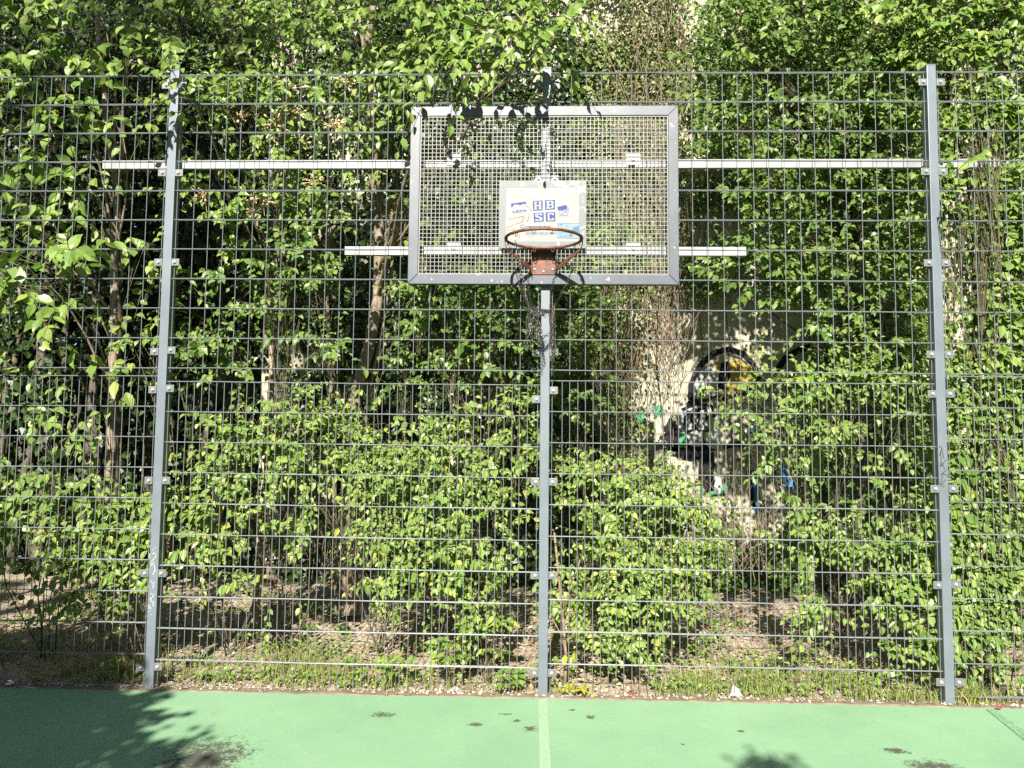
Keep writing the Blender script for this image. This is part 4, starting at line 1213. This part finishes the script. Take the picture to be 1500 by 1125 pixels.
# ---- small plants at the foot of the fence
def seedling(name, label, px, py, Yd, n, leaf, mat, seed, h=.12, fan=5, group='small plants at the foot of the fence'):
    rg = np.random.default_rng(seed); c = at(px, py, Y=Yd); g0 = float(ground_h(c[0], max(Yd, .03))); base = np.array([c[0], Yd, g0])
    e = empty(name, base, label, 'plant', group)
    lv, st = Leaves(), Stems()
    for i in range(n):
        a = rg.uniform(0, 6.28); r = rg.uniform(.02, .09)*(1+h*2); z = g0+h*rg.uniform(.5, 1.3)
        p = np.array([base[0]+r*math.cos(a), base[1]+r*.7*math.sin(a), z])
        st.add(np.stack([base, (base+p)/2+np.array([0, 0, .02]), p])[None], np.array([[.0024, .002, .0014]]))
        ax = unit(np.array([math.cos(a), math.sin(a)-.6, .1]))
        ang = np.linspace(-1.5, 1.5, fan)+rg.normal(0, .12, fan)
        up = unit(np.array([0, -.45, .9])+rg.normal(0, .2, 3)); sd = np.cross(up, ax)
        d = ax[None]*np.cos(ang)[:, None]+sd[None]*np.sin(ang)[:, None]+np.array([0, 0, -.15])
        lv.add(np.repeat(p[None], fan, 0), d, up[None]+rg.normal(0, .2, (fan, 3)), leaf*(1-.25*np.abs(ang)/1.5)*(.8+.4*rg.random(fan)), np.full(fan, .75))
    lv.build('foliage', mat, e); st.build('stems', TWIG, e)
    return e


seedling('creeper_seedling', 'five-fingered creeper seedling on bare soil left of the middle of the left bay', 575, 985, .14, 7, .085, LEAF_BRIGHT, 71, .16)
seedling('creeper_seedling', 'low five-fingered seedling close to the fence below the sunlit shrubs', 520, 992, .22, 5, .075, LEAF_LIGHT, 72, .12)
seedling('creeper_seedling', 'tall five-fingered seedling a little left of the middle post', 662, 985, .14, 8, .10, LEAF_BRIGHT, 73, .24)
seedling('creeper_seedling', 'large five-fingered plant with yellow-green leaves beside the middle post', 715, 985, .22, 14, .10, LEAF_BRIGHT, 74, .40)
seedling('creeper_seedling', 'spreading seedling at the very foot of the middle post, left side', 745, 1000, .08, 8, .08, LEAF_LIGHT, 75, .10)
seedling('yellow_weed', 'bright yellow-green weed at the kerb right of the middle post', 843, 1018, .045, 16, .05, LEAF_YELLOW, 76, .05, 3)
seedling('weed', 'lone small weed in the shade left of the left post', 150, 985, .12, 4, .06, LEAF_LIGHT, 77, .12, 3)
seedling('weed', 'shaded weed lying on the kerb at the far left', 52, 1002, .05, 3, .055, LEAF_YELLOW, 78, .03, 3)
seedling('weed', 'broad-leaved weed between the gravel and the sunlit shrub right of the left post', 285, 1000, .10, 4, .06, LEAF_LIGHT, 79, .06, 3)
seedling('weed', 'leafy weed in the bare soil in front of the right-hand shrub', 1150, 940, .5, 6, .06, LEAF_LIGHT, 80, .12, 3)
seedling('weed', 'small weed clump beside the foot of the right post', 1330, 1000, .10, 9, .05, LEAF_LIGHT, 81, .12, 3)
# bare stems standing near the middle post
for k, (l, Yd, r_, lab) in enumerate((([(826, 1000), (829, 960), (824, 900), (818, 840), (812, 780)], .10, .011, 'pale bare stem leaning beside the middle post near the ground'),
                                      ([(800, 470), (808, 435), (812, 425), (807, 480), (802, 545)], .10, .006, 'dry pale stick caught in the fence beside the chain net'))):
    if k == 1: l = [(813, 432), (809, 480), (802, 548), (800, 600)]
    b = MB(); b.tube(tp_(l, Yd), [r_*(1-.4*i/len(l)) for i in range(len(l))], 6)
    if k == 0:
        b.tube(tp_([(824, 900), (836, 860), (850, 820)], Yd), .005, 5); b.tube(tp_([(829, 960), (822, 930), (806, 900)], Yd), .004, 5)
        b.tube(tp_([(829, 962), (827, 1012)], Yd), .012, 6)
    tag(b.build('bare_stem', DEAD, smooth=True, origin=tp_(l, Yd)[0]), lab, 'stick')

# ---- ground cover
rg = np.random.default_rng(91)
lv = Leaves()
n = 19000
x = rg.uniform(-4.5, 4.5, n); y = -.045+2.95*rg.random(n)**1.45+.05*fnoise(x, x*0, 3., 8)
p = np.stack([x, y, np.where(y > .03, ground_h(x, np.maximum(y, .03)), GZ+.004)+.012+.008*rg.random(n)], 1)
d = unit(np.stack([rg.normal(0, 1, n), rg.normal(0, 1, n), rg.normal(0, .12, n)], 1)); nn = np.array([0, 0, 1.])+rg.normal(0, .4, (n, 3))
lv.add(p, d, nn, rg.uniform(.012, .048, n)*np.clip(.35+y*2.5, .35, 1), rg.uniform(.5, .9, n))
m = 70   # a few leaves blown out onto the court
x = rg.uniform(-4, 3.5, m); y = -.06-.9*rg.random(m)**2.2
lv.add(np.stack([x, y, np.full(m, GZ+.006)], 1), rg.normal(0, 1, (m, 3))*np.array([1, 1, .05]), np.array([0, 0, 1.])+rg.normal(0, .25, (m, 3)), rg.uniform(.010, .026, m), rg.uniform(.4, .8, m))
tag(lv.build('leaf_litter', LEAF_DRY, None, False), kind='stuff')


def low_weeds():
    """creeping ground cover between the shrubs"""
    rg = np.random.default_rng(95); n = 1500
    x = rg.uniform(-4.4, 4.2, n); y = .08+2.3*rg.random(n)**1.3
    k = fnoise(x, y*1.6, 3.4, 17) > .05; x, y = x[k], y[k]; n = len(x)
    lv = Leaves()
    for j in range(7):
        a = rg.uniform(0, 6.28, n); r = rg.uniform(.012, .05, n); hz = rg.uniform(.02, .085, n)
        q = np.stack([x+r*np.cos(a), np.maximum(y+r*np.sin(a), .05), ground_h(x, y)+hz], 1)
        lv.add(q, np.stack([np.cos(a), np.sin(a), -.25+0*a], 1), np.array([0, -.5, .85])+rg.normal(0, .3, (n, 3)), rg.uniform(.022, .048, n), .8+.3*rg.random(n))
    tag(lv.build('ground_cover', LEAF_LIGHT, None, True), kind='stuff')


low_weeds()


def grass(n, pts, seed, h=(.05, .16)):
    rg = np.random.default_rng(seed); P = []; Rr = []
    for px, py, Yd, rx, ry, m in pts:
        c = at(px, py, Y=Yd)
        x = c[0]+rg.normal(0, rx, m); y = np.clip(Yd+rg.normal(0, ry, m), -.05, 3.2)
        g0 = np.where(y > .03, ground_h(x, np.clip(y, .03, 3.6)), GZ+.008)
        ln = rg.uniform(*h, m); a = rg.uniform(0, 6.28, m); k = rg.uniform(.15, .8, m)
        b0 = np.stack([x, y, g0-.005], 1); dx = np.stack([np.cos(a)*k, np.sin(a)*k, np.zeros(m)], 1)
        pts_ = [b0+dx*(ln*t**1.8)[:, None]+np.array([0, 0, 1.])*(ln*(t-.25*k*t*t))[:, None] for t in (0, .35, .7, 1.)]
        P.append(np.stack(pts_, 1))
    P = np.concatenate(P); m = len(P)
    sd = rg.normal(0, 1, (m, 1, 3)); sd[..., 2] = 0; sd = unit(sd)*np.array([.0026, .0024, .0017, .0003])[None, :, None]
    v = np.stack([P-sd, P+sd], 2).reshape(-1, 3)
    b0 = (np.arange(m)*8)[:, None]
    f = np.concatenate([np.stack([b0+2*i, b0+2*i+1, b0+2*i+3, b0+2*i+2], -1).reshape(-1, 4) for i in range(3)])
    return tag(np_mesh('grass', v, f, GRASS_M), kind='stuff')


gp = []
for px, py, Yd, rx, ry, m in ((470, 960, .35, .22, .15, 420), (430, 945, .55, .18, .15, 260), (370, 985, .2, .25, .08, 140), (600, 975, .25, .15, .1, 70), (1010, 985, .25, .12, .10, 320), (1110, 985, .2, .10, .08, 340),
                              (1120, 940, .5, .2, .12, 240), (1215, 955, .4, .12, .1, 240), (1250, 975, .3, .10, .08, 90), (1060, 930, .6, .2, .2, 160), (1335, 1020, .06, .12, .03, 220), (1415, 1018, .02, .05, .03, 200),
                              (1440, 1025, .05, .12, .03, 120), (170, 975, .3, .12, .12, 130), (190, 930, .6, .12, .15, 200), (820, 1010, .05, .06, .02, 40), (1270, 1025, .05, .06, .02, 90), (1150, 1026, .04, .25, .02, 60),
                              (100, 985, .25, .25, .12, 90), (280, 960, .4, .2, .15, 240), (690, 1000, .12, .3, .04, 80), (540, 1005, .08, .4, .03, 70), (1000, 1020, .05, .15, .02, 60), (1420, 990, .06, .06, .04, 140)):
    gp.append((px, py, Yd, rx, ry, m))
grass(0, gp, 92)
# pebbles along the fence foot
b = MB(); rg = np.random.default_rng(93)
for i in range(900):
    x = rg.uniform(-3.9, 3.6); y = -.03+abs(rg.normal(0, .16)); r = rg.uniform(.003, .014)
    z = (float(ground_h(x, y)) if y > .03 else GZ+.007)+r*.2
    V = unit(rg.normal(0, 1, (1, 3)))[0]; ring = []
    a0 = rg.uniform(0, 6.28); fl = rg.uniform(.5, .85)
    vs = [(x, y, z-r*fl)]+[(x+r*math.cos(a0+k*1.2566)*rg.uniform(.8, 1.15), y+r*math.sin(a0+k*1.2566)*rg.uniform(.8, 1.15), z-r*.1) for k in range(5)]
    vs += [(x+r*.6*math.cos(a0+.6+k*1.2566), y+r*.6*math.sin(a0+.6+k*1.2566), z+r*fl*rg.uniform(.7, 1)) for k in range(5)]
    fs = [(0, 1+(k+1) % 5, 1+k) for k in range(5)]+[(1+k, 1+(k+1) % 5, 6+k) for k in range(5)]+[(1+(k+1) % 5, 6+(k+1) % 5, 6+k) for k in range(5)]+[(10, 9, 8, 7, 6)[::-1]]
    b.add(vs, fs)
tag(b.build('gravel', M['stone'], smooth=False), kind='stuff')

# ---- litter
def crumple(name, label, cat, px, py, Yd, r, mat, seed, sx=1., sz=.7):
    rg = np.random.default_rng(seed); c = at(px, py, Y=Yd)
    zg = float(ground_h(c[0], Yd)) if Yd > .03 else GZ+.012
    import bmesh
    bm = bmesh.new(); bmesh.ops.create_icosphere(bm, subdivisions=2, radius=r)
    for v in bm.verts:
        f = 1+rg.normal(0, .22); v.co = Vector((v.co.x*f*sx, v.co.y*f*.8, v.co.z*f*sz))
    me = bpy.data.meshes.new(name); bm.to_mesh(me); bm.free(); me.materials.append(M[mat])
    o = bpy.data.objects.new(name, me); COL.objects.link(o); o.location = (c[0], c[1], zg+r*sz*.8)
    return tag(o, label, cat)


crumple('wrapper', 'crumpled silver wrapper on the kerb at the far left', 'litter', 14, 1002, -.03, .024, 'foil', 1)
crumple('paper_scrap', 'small crumpled white paper among pebbles left of the middle post', 'litter', 667, 1010, .07, .026, 'paper', 2)
crumple('plastic_scrap', 'tiny blue plastic scrap on bare soil left of the middle post', 'litter', 634, 970, .3, .012, 'skyblue', 3)
crumple('plastic_scrap', 'flat red plastic scrap in the soil right of the middle post', 'litter', 923, 1007, .1, .03, 'red', 4, 1.8, .2)
crumple('plastic_scrap', 'small red scrap on the green court right of the right post', 'litter', 1464, 1045, -.10, .014, 'red', 5, 1.3, .5)
c = at(1078, 1022, Y=.05); b = MB()
b.add([(c[0]-.038, .05, GZ+.01), (c[0]+.045, .055, GZ+.008), (c[0]-.012, .075, GZ+.075), (c[0]+.022, .085, GZ+.05), (c[0]-.036, .052, GZ+.008), (c[0]+.045, .057, GZ+.006), (c[0]-.012, .077, GZ+.073), (c[0]+.022, .087, GZ+.048)],
      [(0, 1, 3, 2), (7, 5, 4, 6), (0, 4, 5, 1), (1, 5, 7, 3), (3, 7, 6, 2), (2, 6, 4, 0)])
tag(b.build('paper_scrap', M['paper']), 'folded white paper standing up at the fence foot right of the middle post', 'litter')
b = MB(); b.tube([at(30, 1006, Y=-.04)+np.array([0, 0, .004]), at(53, 1009, Y=-.045)+np.array([0, 0, .004])], .004, 5)
tag(b.build('paper_straw', M['paper']), 'thin white stick on the kerb beside the silver wrapper', 'litter')

# ---- trees behind the viewer that throw the shade
def shade_tree(label, masses, base, seed, leaf=.11, lai=2.2, mat=None, nl=9):
    rg = np.random.default_rng(seed)
    e = empty('shade_tree', (base[0], base[1], GZ), label, 'tree', 'trees beyond the court behind the viewer')
    lv, st, wd = Leaves(), Stems(), Stems()
    top = np.mean([m[0] for m in masses], 0)
    tk = curve(np.array([base[0], base[1], GZ-.1]), top, 12, .25, rg); wd.add(tk[None], np.linspace(.16, .05, 12)[None], 10)
    for c, r in masses:
        c, r = np.array(c, float), np.array(r, float)
        n = int(lai*math.pi*r[0]*r[2]/(leaf*leaf*.40*nl))
        sprays(lv, st, rg, c, r, n, leaf, nl)
        cv = curve(tk[8], c, 8, .1, rg); wd.add(cv[None], np.linspace(.045, .015, 8)[None], 6)
    lv.build('foliage', mat or LEAF_MID, e, False); st.build('twigs', TWIG, e); wd.build('trunk', BARK, e)


def toward(p, t): return np.array(p, float)+SUN*t


# (ground or fence-plane point that the mass shades, distance up the sun ray)
shade_tree('round-crowned low tree behind the viewer shading the left corner of the court',
           [(toward((-3.5, -.75, 0), 5.8), (.85, .6, .45)), (toward((-2.95, -.95, 0), 5.6), (.5, .4, .32)), (toward((-2.85, -.35, 0.02), 5.8), (.42, .3, .17)), (toward((-4.4, -.3, .15), 5.8), (.9, .6, .42)), (toward((-3.35, .1, .12), 5.9), (.62, .5, .20)), (toward((-3.8, .8, .0), 5.9), (.9, .5, .25)), (toward((-2.15, -1.10, 0), 5.4), (.30, .22, .09)),
            (toward((-2.55, -.75, 0), 5.6), (.22, .3, .16)), (toward((-3.4, -2.2, 0), 5.6), (1.2, .7, .7))], (-3.6, -6.2), 101, .10, 13.0, nl=4)
# unseen tall trees added round the court to block sky light, leaving the sun open
for i, (x_, y_, h_, r_) in enumerate(((-9.5, -7.5, 9, 3.0), (-13, -2.5, 10, 3.2), (-8.5, -13, 12, 3.4), (9.0, -9.5, 10, 3.0), (11.5, -6.0, 10, 3.2), (13, -1.5, 10, 3.2), (8.8, -14.5, 13, 3.6), (-1.5, -17.5, 7, 3.4), (3.6, -18, 7.5, 3.2), (-5.6, -18, 8, 3.2))):
    shade_tree(('added sky-blocking tall broad tree on the far left side of the court', 'added sky-blocking large tree beside the court, farthest left', 'added sky-blocking tall tree behind the court, left of the sun', 'added sky-blocking broad tree to the right behind the viewer', 'added sky-blocking large tree on the right side of the court',
                'added sky-blocking large tree beside the court, farthest right', 'added sky-blocking tree, the tallest behind the court on the right', 'added sky-blocking low broad tree far behind the viewer', 'added sky-blocking low tree far behind the viewer, right of the middle', 'added sky-blocking low tree far behind the viewer, left of the middle')[i],
               [((x_, y_, h_*.62), (r_, r_*.5, h_*.30)), ((x_+r_*.4, y_-.5, h_*.32), (r_*.7, r_*.4, h_*.2)), ((x_-r_*.5, y_+.4, h_*.38), (r_*.7, r_*.4, h_*.22))], (x_, y_), 120+i, .42, 2.4, LEAF_SHADE_DARK, nl=3)
shade_tree('tall loose-crowned tree behind the viewer dappling the upper left of the plants',
           [(toward((-2.7, 0, 5.75), 9.5), (1.2, .6, .6)), (toward((-1.5, 0, 5.95), 9.5), (.6, .5, .45)), (toward((-4.0, 0, 5.6), 9.5), (1.0, .6, .5))], (-7.4, -8.4), 140, .13, 1.1)
shade_tree('slim young tree behind the viewer whose tip shades the near edge of the court', [((.58, -7.35, 3.90), (.11, .11, .22)), ((.56, -7.4, 2.3), (.45, .4, .5))], (.5, -7.4), 141, .07, 8.0, nl=4)
